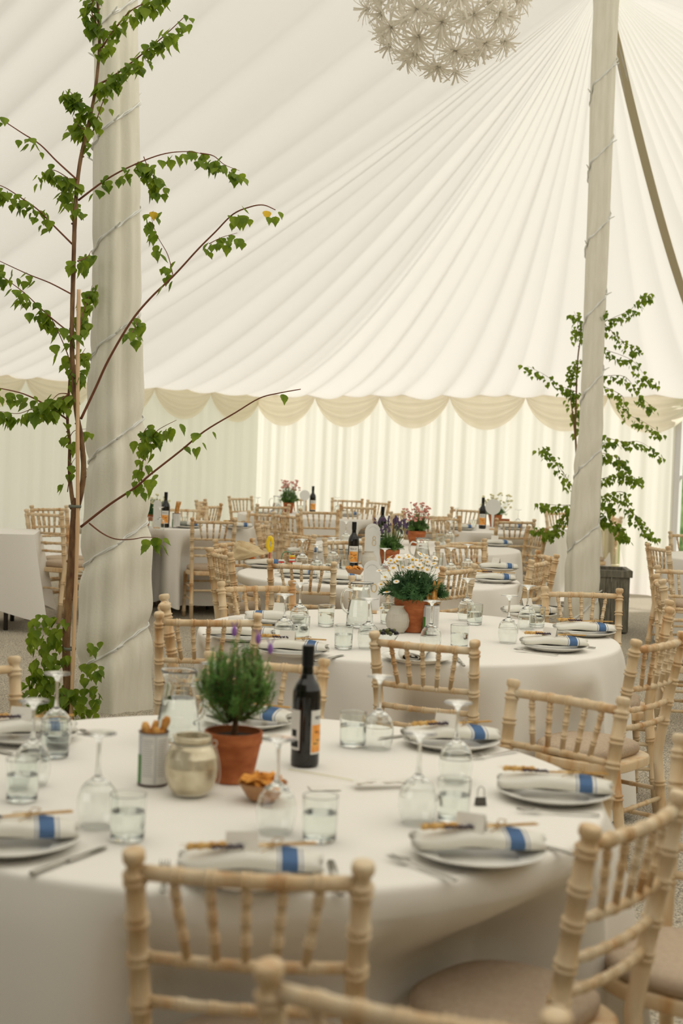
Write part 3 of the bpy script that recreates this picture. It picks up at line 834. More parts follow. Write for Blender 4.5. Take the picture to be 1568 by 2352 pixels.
def make_chair():
    t = thing('chiavari_chair'); W_ = M['wood']
    for sx in (-1, 1):
        mb = MB(); zs = [0, .15, .3, .45, .55, .65, .75, .85, .925]
        bamboo(mb, [(sx*(.172+.018*max(0, (z-.45)/.47)), backy(z), z) for z in zs], .0175, [.17, .36, .62, .70, .79, .865, .945], 12, ends=True, bead=.24, flat=1.15, nrm=(0, 1, 0))
        mb.build('back_post', W_, t)
    def hx(z): return .172+.018*max(0, (z-.45)/.47)
    def bow(z, n=9, bw=.018, ins=.012):
        w_ = hx(z)-ins; return [(lerp(-w_, w_, k/(n-1)), backy(z)-bw*math.sin(PI*k/(n-1)), z) for k in range(n)]
    mb = MB(); bamboo(mb, bow(.885), .0135, [.17, .335, .5, .665, .83], 10, bead=.22); mb.build('top_rail', W_, t)
    for z in (.735, .655, .588):
        mb = MB(); bamboo(mb, bow(z), .0105, [.18, .34, .5, .66, .82], 8, bead=.22); mb.build('back_rail', W_, t)
    for k in range(5):
        u = (k-2)
        xt = u*.062; xb = u*.049
        def bo(x, z): return -.018*math.cos(x/hx(z)*PI/2)
        p0 = (xb, backy(.735)+bo(xb, .735), .735); p1 = (xt, backy(.885)+bo(xt, .885), .885)
        mb = MB(); bamboo(mb, [p0, p1], .0080, [.30, .56, .80], 8, bead=.35); mb.build('spindle', W_, t)
    for sx in (-1, 1):
        mb = MB(); bamboo(mb, [(sx*.18, .175, .415), (sx*.185, .19, 0)], .0165, [.08, .38, .62, .85], 10, bead=.22); mb.build('leg', W_, t)
    def outline(sc=1.0, n=40, rear=.19):
        pts = []
        for k in range(n):
            a = 2*PI*k/n; c, s_ = math.cos(a), math.sin(a); e = 4.0 if s_ < 0 else 2.7
            rr = (abs(c)**e + abs(s_)**e)**(-1/e)
            wx = .20 if s_ > 0 else lerp(.20, .178, min(1, -s_*rr)); pts.append((wx*c*rr*sc, (.205 if s_ > 0 else rear)*s_*rr*sc))
        return pts
    mb = MB(); lay = [(.96, .408), (1.0, .413), (1.0, .440), (.97, .446)]
    for sc, z in lay:
        for (x, y) in outline(sc): mb.v.append((x, y, z))
    n = 40
    for j in range(3):
        for k in range(n): mb.f.append((j*n+k, j*n+(k+1) % n, (j+1)*n+(k+1) % n, (j+1)*n+k)); mb.m.append(0)
    mb.f.append(tuple(range(n))[::-1]); mb.m.append(0); mb.f.append(tuple(3*n+k for k in range(n))); mb.m.append(0)
    mb.build('seat_frame', W_, t, sharp=50)
    mb = MB(); lay = [(.86, .446), (.92, .452), (.945, .465), (.93, .480), (.85, .490), (.6, .495), (.3, .497)]
    for sc, z in lay:
        for (x, y) in outline(sc, rear=.165): mb.v.append((x, y+.008, z))
    for j in range(len(lay)-1):
        for k in range(n): mb.f.append((j*n+k, j*n+(k+1) % n, (j+1)*n+(k+1) % n, (j+1)*n+k)); mb.m.append(0)
    mb.f.append(tuple((len(lay)-1)*n+k for k in range(n))); mb.m.append(0)
    mb.build('cushion', M['cushion'], t)
    for (z, sd_) in ((.20, 0), (.31, 0)):
        for sx in (-1, 1):
            mb = MB(); bamboo(mb, [(sx*.176, backy(z), z), (sx*.183, .18, z)], .0088, [.33, .66], 8); mb.build('stretcher', W_, t)
    for z in (.24, .33):
        mb = MB(); bamboo(mb, [(-.18, .18, z), (.18, .18, z)], .0088, [.33, .66], 8); mb.build('stretcher', W_, t)
    mb = MB(); bamboo(mb, [(-.17, backy(.28), .28), (.17, backy(.28), .28)], .0088, [.33, .66], 8); mb.build('stretcher', W_, t)
    return t
chair = Proto(make_chair)
def place_chair(tab, xl, yl, xr, yr, label, push=0.0, flip=1):
    a = atg(xl, yl, .925); b = atg(xr, yr, .925)
    m = (a+b)/2; d = (b-a); d.z = 0; d.normalize(); nm = Vector((-d.y, d.x, 0))
    if push: m = m + Vector((m.x, m.y, 0)).normalized()*push
    T = TABLES[tab]
    if nm.dot(Vector((T[0]-m.x, T[1]-m.y, 0)))*flip < 0: nm = -nm
    c = m + nm*.26; SEATS.append((c.copy(), nm.copy()))
    rz = math.atan2(nm.y, nm.x) - PI/2
    o = chair((c.x, c.y, ground(c.x, c.y)), rz, label, 'chair', 'limed wood chairs around the tables')
    return o
CH = [
 ('T1', 310, 1950, 832, 1978, 'limed wood chair with its back to us, centre front at the front table'),
 ('T1', 640, 2213, 1250, 2320, 'nearest chair, only its top rails showing at the bottom edge of the photo'),
 ('T1', 1352, 1897, 1566, 1815, 'large blurred chair turned sideways in the lower right foreground'),
 ('T1', 1566, 1685, 1907, 1741, 'chair whose beige seat shows behind the rails of the lower right chair'),
 ('T1', 1190, 1558, 1420, 1598, 'chair behind the right-hand plate of the front table'),
 ('T1', 474, 1491, 753, 1510, 'chair directly behind the rosemary pot and wine bottle'),
 ('T1', -228, 1527, 28, 1503, 'chair at the left edge, only one post seen left of the birch foot'),
 ('T2', 859, 1434, 1092, 1456, 'chair with its back to us in front of the daisy table', -.2),
 ('T2', 391, 1408, 567, 1410, 'chair at the left front of the daisy table, back to us'),
 ('T2', 376, 1359, 379, 1394, 'chair seen edge-on at the left end of the daisy table'),
 ('T2', 520, 1335, 659, 1333, 'chair facing us at the back left of the daisy table'),
 ('T2', 813, 1322, 970, 1326, 'chair hidden behind the water jug and daisies'),
 ('T2', 1269, 1347, 1404, 1351, 'orange toned chair in front of the right pole and planter'),
 ('T2', 1468, 1471, 1562, 1452, 'tall chair turned sideways right of the daisy table, stained spindles'),
 ('T2', 1537, 1374, 1539, 1400, 'chair seen edge-on near the right edge, behind the sideways chair'),
 ('T3', 628, 1284, 759, 1290, 'chair back to us in front of the lavender table, left of the wine bottle'),
 ('T3', 987, 1304, 1118, 1292, 'chair back to us right of the daisies'),
 ('T3', 472, 1255, 541, 1271, 'chair sideways at the left of the lavender table by the paper bag'),
 ('T3', 483, 1256, 510, 1250, 'chair edge-on just behind the one by the paper bag'),
 ('T3', 491, 1239, 582, 1235, 'chair facing us behind the paper bag'),
 ('T3', 651, 1217, 738, 1230, 'chair behind the coloured bead toy'),
 ('T3', 743, 1235, 838, 1233, 'chair behind the third table wine bottle'),
 ('T3', 1007, 1243, 1108, 1244, 'chair behind the lavender table, nearer of the two right of the pink flowers'),
 ('T3', 1018, 1238, 1122, 1236, 'chair behind the lavender table, farther of the two right of the pink flowers'),
 ('T3', 1202, 1289, 1276, 1275, 'chair at the right side of the lavender table, left of the planter'),
 ('T3', 1236, 1263, 1278, 1273, 'chair sideways just behind the right side chair of the lavender table'),
 ('T4', 595, 1201, 608, 1198, 'chair edge-on above the yellow wand toy'),
 ('T4', 687, 1188, 778, 1190, 'chair in the middle distance below the farthest wine bottle', 1.1),
 ('T4', 977, 1198, 1067, 1196, 'chair right of the pink flowers with an upturned glass before it', .6),
 ('T4', 893, 1175, 930, 1172, 'reddish chair just left of the pink flowers'),
 ('T8', 974, 1187, 1016, 1185, 'chair just above and right of the pink flowers', .3),
 ('T4', 1207, 1205, 1263, 1215, 'chair beside the low left branch of the right birch'),
 ('T4', 638, 1180, 671, 1184, 'chair turned away below the far potted flowers'),
 ('T5', 445, 1180, 538, 1182, 'full height chair standing right of the left draped pole', -.6),
 ('T5', 250, 1184, 322, 1182, 'chair mostly hidden behind the left draped pole, seat corner showing'),
 ('T5', 80, 1170, 122, 1173, 'nearer of the two chairs left of the birch trunk'),
 ('T5', 90, 1160, 136, 1159, 'farther of the two chairs left of the birch trunk'),
 ('T5', 196, 1156, 240, 1155, 'chair of which one post shows between birch trunk and left pole'),
 ('T5', 412, 1163, 450, 1163, 'pale chair behind the breadstick tin on the far left table'),
 ('T5', 592, 1172, 632, 1176, 'chair in the gap between the far left table and the farthest table'),
 ('T7', 447, 1147, 474, 1145, 'small distant chair in front of the bright curtain corner'),
 ('T7', 470, 1161, 497, 1160, 'small distant chair just before the bright curtain corner', .35),
 ('T7', 588, 1157, 667, 1158, 'chair back to us before the farthest table potted flowers'),
 ('T7', 522, 1139, 581, 1139, 'leftmost chair against the bright far curtain'),
 ('T7', 641, 1141, 710, 1141, 'chair against the curtain between far flowers and far bottle'),
 ('T7', 772, 1142, 823, 1144, 'chair against the curtain right of the farthest bottle', -.15),
 ('T7', 791, 1158, 853, 1160, 'chair at the right front of the farthest table'),
 ('T7', 848, 1147, 891, 1150, 'sideways chair at the right end of the farthest table', -.1),
 ('T8', 1046, 1164, 1095, 1167, 'chair behind the bottle of the yellow flower table'),
 ('T8', 1143, 1195, 1224, 1195, 'chair back to us before the yellow flower table'),
 ('T8', 1246, 1168, 1310, 1168, 'chair behind the low left leaves of the right birch', -.6),
 ('T9', 1476, 1244, 1545, 1257, 'chair near the doorway at the right, back to us'),
 ('T9', 1543, 1219, 1625, 1221, 'chair at the right edge in front of the doorway light'),
 ('T10', 1538, 1299, 1625, 1303, 'chair cut by the right edge, behind the edge-on chairs'),
 ('T10', 1506, 1318, 1521, 1331, 'edge-on chair left of the chair cut by the right edge'),
 ('T11', 1404, 1182, 1430, 1187, 'distant chair right of the pole behind the birch leaves'),
]
for c in CH: place_chair(*c)

for (key, X, D, g, Rr, seed, drop, amp, lab) in CLOTHS:
    c = cloth_mesh(Rr, seed, drop, amp, X, D).build('tablecloth', M['cloth']); c.location = (X, D, g+.76)
    tag(c, 'white floor-length tablecloth on the ' + lab, 'tablecloth')

# ================================================================== table things
def tz(tab): return TABLES[tab][2]
def on(tab, px, py, dz=0): return atz(px, py, tz(tab)+dz)
# ---- glassware
def make_wineglass():
    t = thing('wine_glass')
    # standing on its rim: outer profile up from the rim, over the bowl, stem, foot; inner bowl back down
    H = .205
    outer = [(.0355, 0), (.0405, .018), (.0432, .040), (.0425, .062), (.037, .082), (.026, .096), (.014, .104), (.0065, .112), (.0042, .130), (.0038, .160), (.0045, .182), (.009, .193), (.020, .1985), (.037, .2015)]
    top = [(.0375, .2025), (.0365, .2035), (.020, .2045), (.0005, .205)]
    inner = [(.0345, 0), (.0395, .018), (.0422, .040), (.0415, .061), (.036, .080), (.025, .0935), (.012, .1005), (.0005, .102)]
    mb = MB(); prof = inner[::-1] + outer + top
    mb.lathe(prof, 28); o = mb.build('bowl', M['glass'], t)
    return t
wineglass = Proto(make_wineglass)
def make_tumbler():
    t = thing('tumbler')
    o_ = [(.0005, 0), (.033, 0), (.0355, .003), (.0385, .095), (.0378, .0962), (.0368, .095), (.0338, .014), (.030, .010), (.0005, .010)]
    mb = MB(); mb.lathe(o_, 28); mb.build('glass', M['greenglass'], t)
    mb = MB(); mb.lathe([(.0005, .0095), (.0305, .0095), (.0344, .0140), (.0366, .060), (.0005, .060)], 28); mb.build('water', M['water'], t)
    return t
tumbler = Proto(make_tumbler)
def make_jug():
    t = thing('water_jug')
    def lip(a, z):
        return 1 + (.28*math.exp(-((((a+PI) % (2*PI))-PI)/.45)**2) if z > .19 else 0)
    pr = [(.0005, 0), (.058, 0), (.062, .006), (.060, .05), (.052, .10), (.043, .15), (.040, .168), (.047, .185), (.049, .20), (.0475, .203), (.0445, .198), (.037, .168), (.0395, .15), (.0485, .10), (.0565, .05), (.058, .012), (.0005, .010)]
    mb = MB(); mb.lathe(pr, 36, wob=lip); mb.build('glass', M['glass'], t)
    mb = MB(); mb.lathe([(.0005, .0095), (.0587, .0115), (.0572, .05), (.0492, .098), (.0440, .125), (.0005, .125)], 32); mb.build('water', M['water'], t)
    mb = MB(); mb.tube(smooth_path([(-.040, 0, .165), (-.075, 0, .172), (-.092, 0, .14), (-.086, 0, .09), (-.055, 0, .06)], 6), .006, 8); mb.build('handle', M['glass'], t)
    return t
jug = Proto(make_jug)
def make_bottle(lab=True):
    t = thing('wine_bottle')
    pr = [(.0005, .004), (.030, .0), (.0365, .003), (.0375, .010), (.0375, .185), (.036, .200), (.030, .216), (.020, .230), (.0155, .242), (.0145, .26), (.0145, .300), (.0155, .301), (.0155, .312), (.012, .315), (.0005, .315)]
    mb = MB(); mb.lathe(pr, 32); mb.build('glass', M['bottle'], t)
    mb = MB(); mb.lathe([(.0152, .262), (.0160, .263), (.0162, .316), (.015, .3175), (.0005, .3175)], 24); mb.build('foil_cap', M['capfoil'], t)
    def patch(a0, a1, z0, z1, m, name, r=.0379):
        b = MB(); n = 14
        for k in range(n+1):
            a = lerp(a0, a1, k/n); b.v += [(r*math.cos(a), r*math.sin(a), z0), (r*math.cos(a), r*math.sin(a), z1)]
        for k in range(n): b.f.append((2*k, 2*k+2, 2*k+3, 2*k+1)); b.m.append(0)
        return b.build(name, m, t)
    fa = -PI/2
    l = patch(fa-.95, fa+.95, .035, .150, M['labelwhite'], 'label')
    q = patch(fa-.88, fa+.88, .040, .112, M['orange'], 'label_picture', .0381); q.parent = l
    # swallows on the picture
    b = MB()
    for (a, z) in ((-.45, .092), (.1, .085), (.45, .088), (-.3, .07), (-.55, .062), (.3, .068)):
        for s_ in (-1, 1):
            r = .0384
            def pp(da, dz): return (r*math.cos(fa+a+da), r*math.sin(fa+a+da), z+dz)
            b.poly([pp(0, 0), pp(s_*.13, .004), pp(s_*.2, .0015), pp(s_*.08, -.0015)])
    b.build('bird_print', M['ink'], l)
    # lettering MERLOT, one stroke set per letter
    ST = {'M': [((0,0),(0,1)), ((0,1),(.5,.4)), ((.5,.4),(1,1)), ((1,1),(1,0))], 'E': [((0,0),(0,1)), ((0,1),(.8,1)), ((0,.5),(.7,.5)), ((0,0),(.8,0))],
          'R': [((0,0),(0,1)), ((0,1),(.8,.9)), ((.8,.9),(.8,.6)), ((.8,.6),(0,.5)), ((.2,.5),(.9,0))], 'L': [((0,0),(0,1)), ((0,0),(.8,0))],
          'O': [((0,0),(0,1)), ((0,1),(.9,1)), ((.9,1),(.9,0)), ((.9,0),(0,0))], 'T': [((.45,0),(.45,1)), ((0,1),(.9,1))]}
    b = MB(); r = .0384
    def P(x, z): a = fa + x/r; return Vector((r*math.cos(a), r*math.sin(a), z))
    def text(word, x0, z0, w_, h, gap, th):
        for i, ch in enumerate(word):
            for (p, q_) in ST[ch]:
                x1, z1 = x0+i*(w_+gap)+p[0]*w_, z0+p[1]*h; x2, z2 = x0+i*(w_+gap)+q_[0]*w_, z0+q_[1]*h
                d = math.hypot(x2-x1, z2-z1); nx_, nz_ = -(z2-z1)/d*th, (x2-x1)/d*th
                b.quad(P(x1+nx_, z1+nz_), P(x2+nx_, z2+nz_), P(x2-nx_, z2-nz_), P(x1-nx_, z1-nz_))
    text('MERLOT', -.024, .126, .0058, .009, .0026, .0007)
    b.build('lettering', M['ink'], l)
    k = patch(fa-2.95, fa-1.75, .045, .150, M['labelwhite'], 'back_label')
    k2 = patch(fa-2.85, fa-1.85, .052, .070, M['ink'], 'printed_block', .0381); k2.parent = k
    k2 = patch(fa-2.5, fa-2.0, .080, .098, M['ink'], 'printed_block', .0381); k2.parent = k
    return t
bottle = Proto(make_bottle)
# ---- crockery, cutlery, linen
def make_plate():
    mb = MB(); mb.lathe([(.0005, .004), (.085, .004), (.095, .008), (.135, .020), (.1395, .0215), (.140, .0195), (.100, .004), (.088, 0), (.0005, 0)], 48)
    return mb.build('dinner_plate', M['china'])
plate = Proto(make_plate)
def make_napkin(kind):
    """linen rolled flat: ends show the folded layers"""
    def fn():
        mb = MB(); n = 64; L = .27; NX = 16; turns = 2.6 if kind == 1 else 2.2
        th = .0018; secs = []
        for i in range(n+1):
            t = i/n; a = -PI/2 + 2*PI*turns*t; r = lerp(1.0, .22, t)
            x = .064*r*math.copysign(abs(math.cos(a))**.75, math.cos(a)); z = .0165*r*math.copysign(abs(math.sin(a))**.8, math.sin(a))
            secs.append((x, z+.0172))
        for sgn in (0, 1):
            for j in range(NX+1):
                s_ = j/NX; xx = (s_-.5)*L; e = 1-.25*abs(2*s_-1)**3
                for i, (y, z) in enumerate(secs):
                    inn = 1 - (.10 if sgn else 0)
                    zz = .0172+(z-.0172)*inn
                    mb.v.append((xx+.006*math.sin(i*.7)*(abs(2*s_-1)**4), y*inn*e + .012*math.sin(s_*PI), zz*1.22*(.85+.3*math.sin(s_*PI)) + .002*math.sin(s_*9+y*60)))
        m_ = n+1; off = (NX+1)*m_
        for j in range(NX):
            for i in range(n):
                a = j*m_+i; mb.f.append((a, a+1, a+m_+1, a+m_)); mb.m.append(0)
                a += off; mb.f.append((a, a+m_, a+m_+1, a+1)); mb.m.append(0)
        for i in range(n):
            mb.f.append((i, i+off, i+off+1, i+1)); mb.m.append(0)
            a = NX*m_+i; mb.f.append((a, a+1, a+off+1, a+off)); mb.m.append(0)
        return mb.build('napkin', M['napkin'])
    return fn
napkin = Proto(make_napkin(1))
def make_fork():
    mb = MB(); n = 14
    P = [(0, -.095, .004), (0, -.06, .006), (0, 0, .004), (0, .03, .008), (0, .045, .010)]
    mb.tube(smooth_path(P, 4), [.0065 - .004*math.sin(min(1, k/14)*PI/2) for k in range(17)], 8, flat=.35, nrm=(0, 0, 1))
    mb.box((0, .052, .010), (.022, .016, .002))
    for k in range(4): mb.tube([((k-1.5)*.0062, .058, .010), ((k-1.5)*.006, .08, .007), ((k-1.5)*.006, .098, .009)], [.0017, .0015, .0006], 5)
    return mb.build('fork', M['steel'])
def make_knife():
    mb = MB(); mb.tube(smooth_path([(0, -.11, .004), (0, -.06, .0045), (0, -.005, .004)], 5), [.007, .0073, .0075, .0075, .007, .0065, .006, .0055, .005, .005, .0045], 8, flat=.5, nrm=(0, 0, 1))
    mb.box((.0, .05, .003), (.016, .11, .0014)); mb.poly([(-.008, .105, .0037), (.008, .105, .0037), (.006, .118, .0035), (-.004, .12, .0033)])
    return mb.build('knife', M['steel'])
fork = Proto(make_fork); knife = Proto(make_knife)
def make_wheat():
    t = thing('wheat_sprig')
    mb = MB()
    for k, (dy, dz) in enumerate(((0, 0), (.004, .002), (-.003, .003))): mb.tube([(.13, dy*2, .004+dz), (0, dy, .004+dz), (-.05, 0, .004)], .0013, 5)
    mb.build('stalk', M['wheat'], t)
    mb = MB()
    for k in range(22):
        x = -.05 - k*.0034; sd_ = (-1)**k; mb.blob((x, sd_*.0045*(1-k/40), .008+.002*(k % 3)), (.0078, .0047, .0052), 6, 4)
        mb.tube([(x, sd_*.004, .010), (x-.022, sd_*.011, .014)], [.0005, .0002], 3)
    mb.build('wheat_ear', M['wheat'], t)
    mb = MB()
    for k in range(14): mb.blob((-.02-k*.0045, -.012+.003*((k*7) % 3), .008+.002*(k % 2)), .0036, 6, 4)
    mb.build('lavender_ear', M['drylav'], t)
    mb = MB()
    for s_ in (-1, 1): mb.tube(smooth_path([(.04, 0, .006), (.05, s_*.018, .014), (.068, s_*.020, .010), (.05, s_*.004, .006)], 5), .0011, 5)
    for s_ in (-1, 1): mb.tube(smooth_path([(.04, 0, .006), (.03, s_*.022, .006), (.012, s_*.034, .003)], 5), .0011, 5)
    mb.tube([(.04+.006*math.cos(a), .006*math.sin(a)*0, .006+.006*math.sin(a)) for a in [k*PI/5 for k in range(11)]], .0014, 5)
    mb.build('twine_bow', M['twine'], t)
    return t
wheat = Proto(make_wheat)
def make_card():
    mb = MB(); th = .0006
    mb.poly([(-.04, -.018, 0), (.04, -.018, 0), (.04, 0, .046), (-.04, 0, .046)]); mb.poly([(-.04, .018, 0), (-.04, 0, .046), (.04, 0, .046), (.04, .018, 0)])
    mb.poly([(-.04, -.018+th, 0), (-.04, 0, .046-th*2), (.04, 0, .046-th*2), (.04, -.018+th, 0)]); mb.poly([(-.04, .018-th, 0), (.04, .018-th, 0), (.04, 0, .046-th*2), (-.04, 0, .046-th*2)])
    # grey handwritten squiggle
    P = [(-.015+.003*k, -.0105-.0002, .0205+.0018*math.sin(k*2.1)) for k in range(11)]
    P = [(x, -.018+.018*z/.046-.0005, z) for x, y, z in P]; mb.tube(P, .0004, 4, mi=1)
    return mb.build('place_card', [M['card'], M['tin']], smooth=False)
card = Proto(make_card)
# ---- place settings ------------------------------------------------------------------
TN = {'T1': 'front table', 'T2': 'daisy table', 'T3': 'lavender table', 'T4': 'pink flower table', 'T5': 'far left table', 'T7': 'farthest table', 'T8': 'yellow flower table', 'T9': 'right edge table'}
def setting(tab, px, py, ang, where, items='pnfkwc', wa=0.0, cdx=.0):
    c = on(tab, px, py); T = TABLES[tab]
    rad = math.atan2(c.y-T[1], c.x-T[0])          # direction from table centre outwards
    w_ = ' '.join((where, 'of the', TN[tab]))
    if 'p' in items: plate((c.x, c.y, c.z), 0, 'white plate ' + w_, 'plate', 'white dinner plates')
    r = math.radians(ang); dx, dy = math.cos(r), math.sin(r)
    if 'n' in items: napkin((c.x, c.y, c.z+.014), r, 'striped napkin ' + w_, 'napkin', 'striped napkins on plates')
    ax = Vector((-math.sin(rad), math.cos(rad), 0))
    if 'f' in items:
        p = c - ax*.165; fork((p.x, p.y, c.z), rad+PI/2+R(-.1, .1), 'steel fork ' + w_, 'fork', 'forks beside the plates')
    if 'k' in items:
        p = c + ax*.165; knife((p.x, p.y, c.z), rad+PI/2+R(-.1, .1), 'steel knife ' + w_, 'knife', 'knives beside the plates')
    if 'w' in items: wheat((c.x, c.y, c.z+.058), r+math.radians(wa), 'tied wheat sprig ' + w_, 'dried flowers', 'wheat sprigs on napkins')
    if 'c' in items:
        card((c.x-dx*.02+dy*.02, c.y-dy*.02+cdx, c.z+.056), r+R(-.7, .7), 'white name card ' + w_, 'card', 'name cards on napkins', scale=.78)
setting('T1', 1272, 1832, -6, 'at the right end', 'pnfkw', wa=4)
setting('T1', 1098, 1968, 6, 'at the right front', wa=10)
setting('T1', 575, 2018, 4, 'at the centre front behind the chair back', wa=12)
setting('T1', 20, 1945, 14, 'at the left front', 'pnkw', wa=10)
setting('T1', 60, 1698, 20, 'at the left back')
setting('T1', 1035, 1712, 10, 'at the right back before the daisy table', wa=14)
setting('T1', 572, 1664, -20, 'behind the rosemary', 'pnw')
setting('T2', 1342, 1458, 2, 'rightmost side', 'pnkw', wa=4)
setting('T2', 1272, 1492, 2, 'at the right front')
setting('T2', 1215, 1416, 8, 'at the right back, leaning open napkin,', 'pnfc')
setting('T2', 552, 1469, -4, 'leftmost side', wa=8)
setting('T2', 672, 1503, -8, 'at the left front, crumpled napkin,')
setting('T2', 632, 1430, 178, 'at the back left, stacked fold,', 'pnfkc')
setting('T2', 958, 1518, 80, 'at the centre front behind the chair', 'pnk')
setting('T3', 690, 1325, -12, 'at the left front', 'pnfwc')
setting('T3', 780, 1338, 2, 'at the centre front', 'pnf')
setting('T3', 1135, 1337, 0, 'at the right front', 'pnfw')
setting('T3', 1145, 1311, 0, 'at the right end', 'pnc')
setting('T3', 608, 1303, 4, 'at the left end by the bag', 'pn')
setting('T3', 1000, 1348, 80, 'front right', 'pn')
setting('T3', 700, 1273, 10, 'at the back left', 'pn')
setting('T3', 790, 1268, 10, 'at the back', 'pnw')
setting('T4', 1140, 1254, 6, 'at the right', 'pnc')
setting('T4', 855, 1252, 6, 'at the left', 'pn')
setting('T5', 430, 1212, 6, 'at the right', 'pn'); setting('T5', 545, 1214, 6, 'at the right end', 'pnw')
setting('T7', 610, 1183, 6, 'at the left', 'pn'); setting('T7', 800, 1186, 6, 'at the right', 'pnw')
setting('T8', 1060, 1217, 6, 'at the left', 'pn'); setting('T8', 1175, 1216, 6, 'at the right', 'pn')
# ---- glasses ----
def wg(tab, px, py, where):
    p = atz(px, py, tz(tab)+.205); wineglass((p.x, p.y, tz(tab)+.0006), R(0, 6), 'upturned wine glass on the %s, %s' % (TN[tab], where), 'wine glass', 'upturned wine glasses')
for a in [('T1', 78, 1608, 'leftmost, before the blue striped napkin'), ('T1', 132, 1545, 'in front of the foot of the birch'), ('T1', 228, 1682, 'left of the breadstick tin'),
          ('T1', 640, 1695, 'in front of the cracker bowl'), ('T1', 873, 1552, 'behind, beside the small tumbler'), ('T1', 1052, 1612, 'before the right back plate'),
          ('T1', 965, 1682, 'left of the tall glass near the middle right'), ('T1', 490, 1522, 'far side behind the rosemary'),
          ('T2', 655, 1364, 'in front of the left back napkin'), ('T2', 690, 1338, 'left, taller and farther back'), ('T2', 848, 1374, 'beside the water jug'), ('T2', 992, 1379, 'in front of the breadstick tin'),
          ('T2', 1074, 1328, 'behind the right tumbler'), ('T2', 1170, 1367, 'right, nearer of a pair'), ('T2', 1213, 1344, 'right, farther of a pair'),
          ('T3', 695, 1238, 'left of the bottle, behind the bead toy'), ('T3', 729, 1250, 'left of the bottle, nearest'), ('T3', 766, 1234, 'just left of the bottle'), ('T3', 884, 1259, 'before the lavender pot'),
          ('T3', 1036, 1258, 'right of the daisies'), ('T3', 1075, 1250, 'farthest right'), ('T4', 795, 1197, 'at the left end'), ('T4', 1034, 1196, 'before the right hand chair'),
          ('T5', 368, 1164, 'in front of the bottle'), ('T8', 1047, 1166, 'at the left'), ('T8', 1190, 1170, 'at the right'), ('T7', 640, 1140, 'left of the flower pot'), ('T7', 775, 1142, 'right of the bottle'), ('T7', 592, 1142, 'at the left end')]: wg(*a)
def tu(tab, px, py, where):
    p = on(tab, px, py); tumbler((p.x, p.y, p.z+.0006), R(0, 6), 'water tumbler on the %s, %s' % (TN[tab], where), 'tumbler', 'tumblers of water')
for a in [('T1', 50, 1838, 'at the left edge'), ('T1', 292, 1928, 'in front left of the silver candle jar'), ('T1', 733, 1930, 'front centre, right of the crackers'), ('T1', 809, 1713, 'right of the wine bottle'),
          ('T1', 1040, 1885, 'before the right front plate'), ('T1', 126, 1738, 'left, behind the front left glasses'),
          ('T2', 748, 1438, 'left of the jug'), ('T2', 788, 1490, 'in front of the jug'), ('T2', 1089, 1434, 'right of the breadstick tin'), ('T2', 690, 1468, 'behind the left upturned glass'),
          ('T2', 1054, 1488, 'behind the front chair'), ('T2', 1232, 1440, 'behind the right glasses'), ('T2', 891, 1432, 'left of the daisy pot'),
          ('T3', 790, 1306, 'left of the bottle'), ('T3', 760, 1318, 'before the bottle'), ('T3', 725, 1318, 'left front'), ('T3', 1005, 1300, 'right of the daisies'), ('T4', 1010, 1250, 'right of the pink flowers'),
          ('T5', 342, 1212, 'behind the pole edge'), ('T5', 420, 1212, 'right of the tin'), ('T7', 690, 1180, 'left of the bottle'), ('T8', 1085, 1216, 'left of the bottle')]: tu(*a)
def rotz_to_cam(p): return math.atan2(-p.y, -p.x) + PI/2
def jg(tab, px, py, rz, where):
    p = on(tab, px, py); jug((p.x, p.y, p.z+.0006), rz, 'clear glass water jug ' + where, 'jug', 'glass water jugs', scale=1.0)
jg('T1', 408, 1705, 2.6, 'behind the silver candle jar on the front table')
jg('T2', 825, 1440, .4, 'on the daisy table left of the daisies')
jg('T3', 968, 1300, 0, 'on the lavender table behind the daisies')
jg('T7', 636, 1180, 0, 'on the farthest table left of the flowers')
def bo(tab, px, py, rz, where, sc=1.0):
    p = on(tab, px, py); bottle((p.x, p.y, p.z+.0003), rz, 'black red-wine bottle ' + where, 'bottle', None, scale=sc)
bo('T1', 699, 1757, 1.35, 'on the front table beside the rosemary, label turned away')
bo('T2', 972, 1428, .4, 'mostly hidden behind the daisy pot, cap showing', .95)
bo('T3', 810, 1303, .05, 'on the lavender table with an orange label', 1.0)
bo('T4', 876, 1247, 2.5, 'behind the sign on the pink flower table')
bo('T5', 379, 1211, 0, 'on the far table right of the left pole')
bo('T7', 717, 1178, .2, 'on the farthest table against the bright curtain')
bo('T8', 1107, 1214, -.2, 'on the yellow flower table left of its pots')
# ---- pots and plants ----
def pot_parts(t, rt=.072, rb=.048, h=.125):
    mb = MB(); mb.lathe([(.0005, 0), (rb, 0), (rb+.001, .003), (rt*.955, h*.74), (rt*.962, h*.75), (rt, h*.77), (rt*1.01, h*.985), (rt*.995, h), (rt*.93, h), (rt*.9, h*.8), (.0005, h*.8)], 36)
    mb.build('pot', M['terra'], t, sharp=60)
    mb = MB(); mb.lathe([(rt*.92, h*.86), (rt*.6, h*.90), (.0005, h*.91)], 24); mb.build('soil', M['soil'], t)
def needles(mb, base, tip, n, L, spread, mi=0, wd=.0011):
    b = Vector(base); d = Vector(tip)-b
    for k in range(n):
        t = (k+R(0, 1))/n; p = b+d*t; a = R(0, 2*PI); up = d.normalized()
        o = up.orthogonal(); o.rotate(Matrix.Rotation(a, 3, up)); e = (up*R(.5, 1.1)+o*spread).normalized()*L*R(.7, 1.15)
        s_ = e.cross(up).normalized()*wd; i = len(mb.v)
        mb.v += [tuple(p-s_), tuple(p+s_), tuple(p+e*.6+s_*.9), tuple(p+e), tuple(p+e*.6-s_*.9)]; mb.f.append((i, i+1, i+2, i+3, i+4)); mb.m.append(mi)
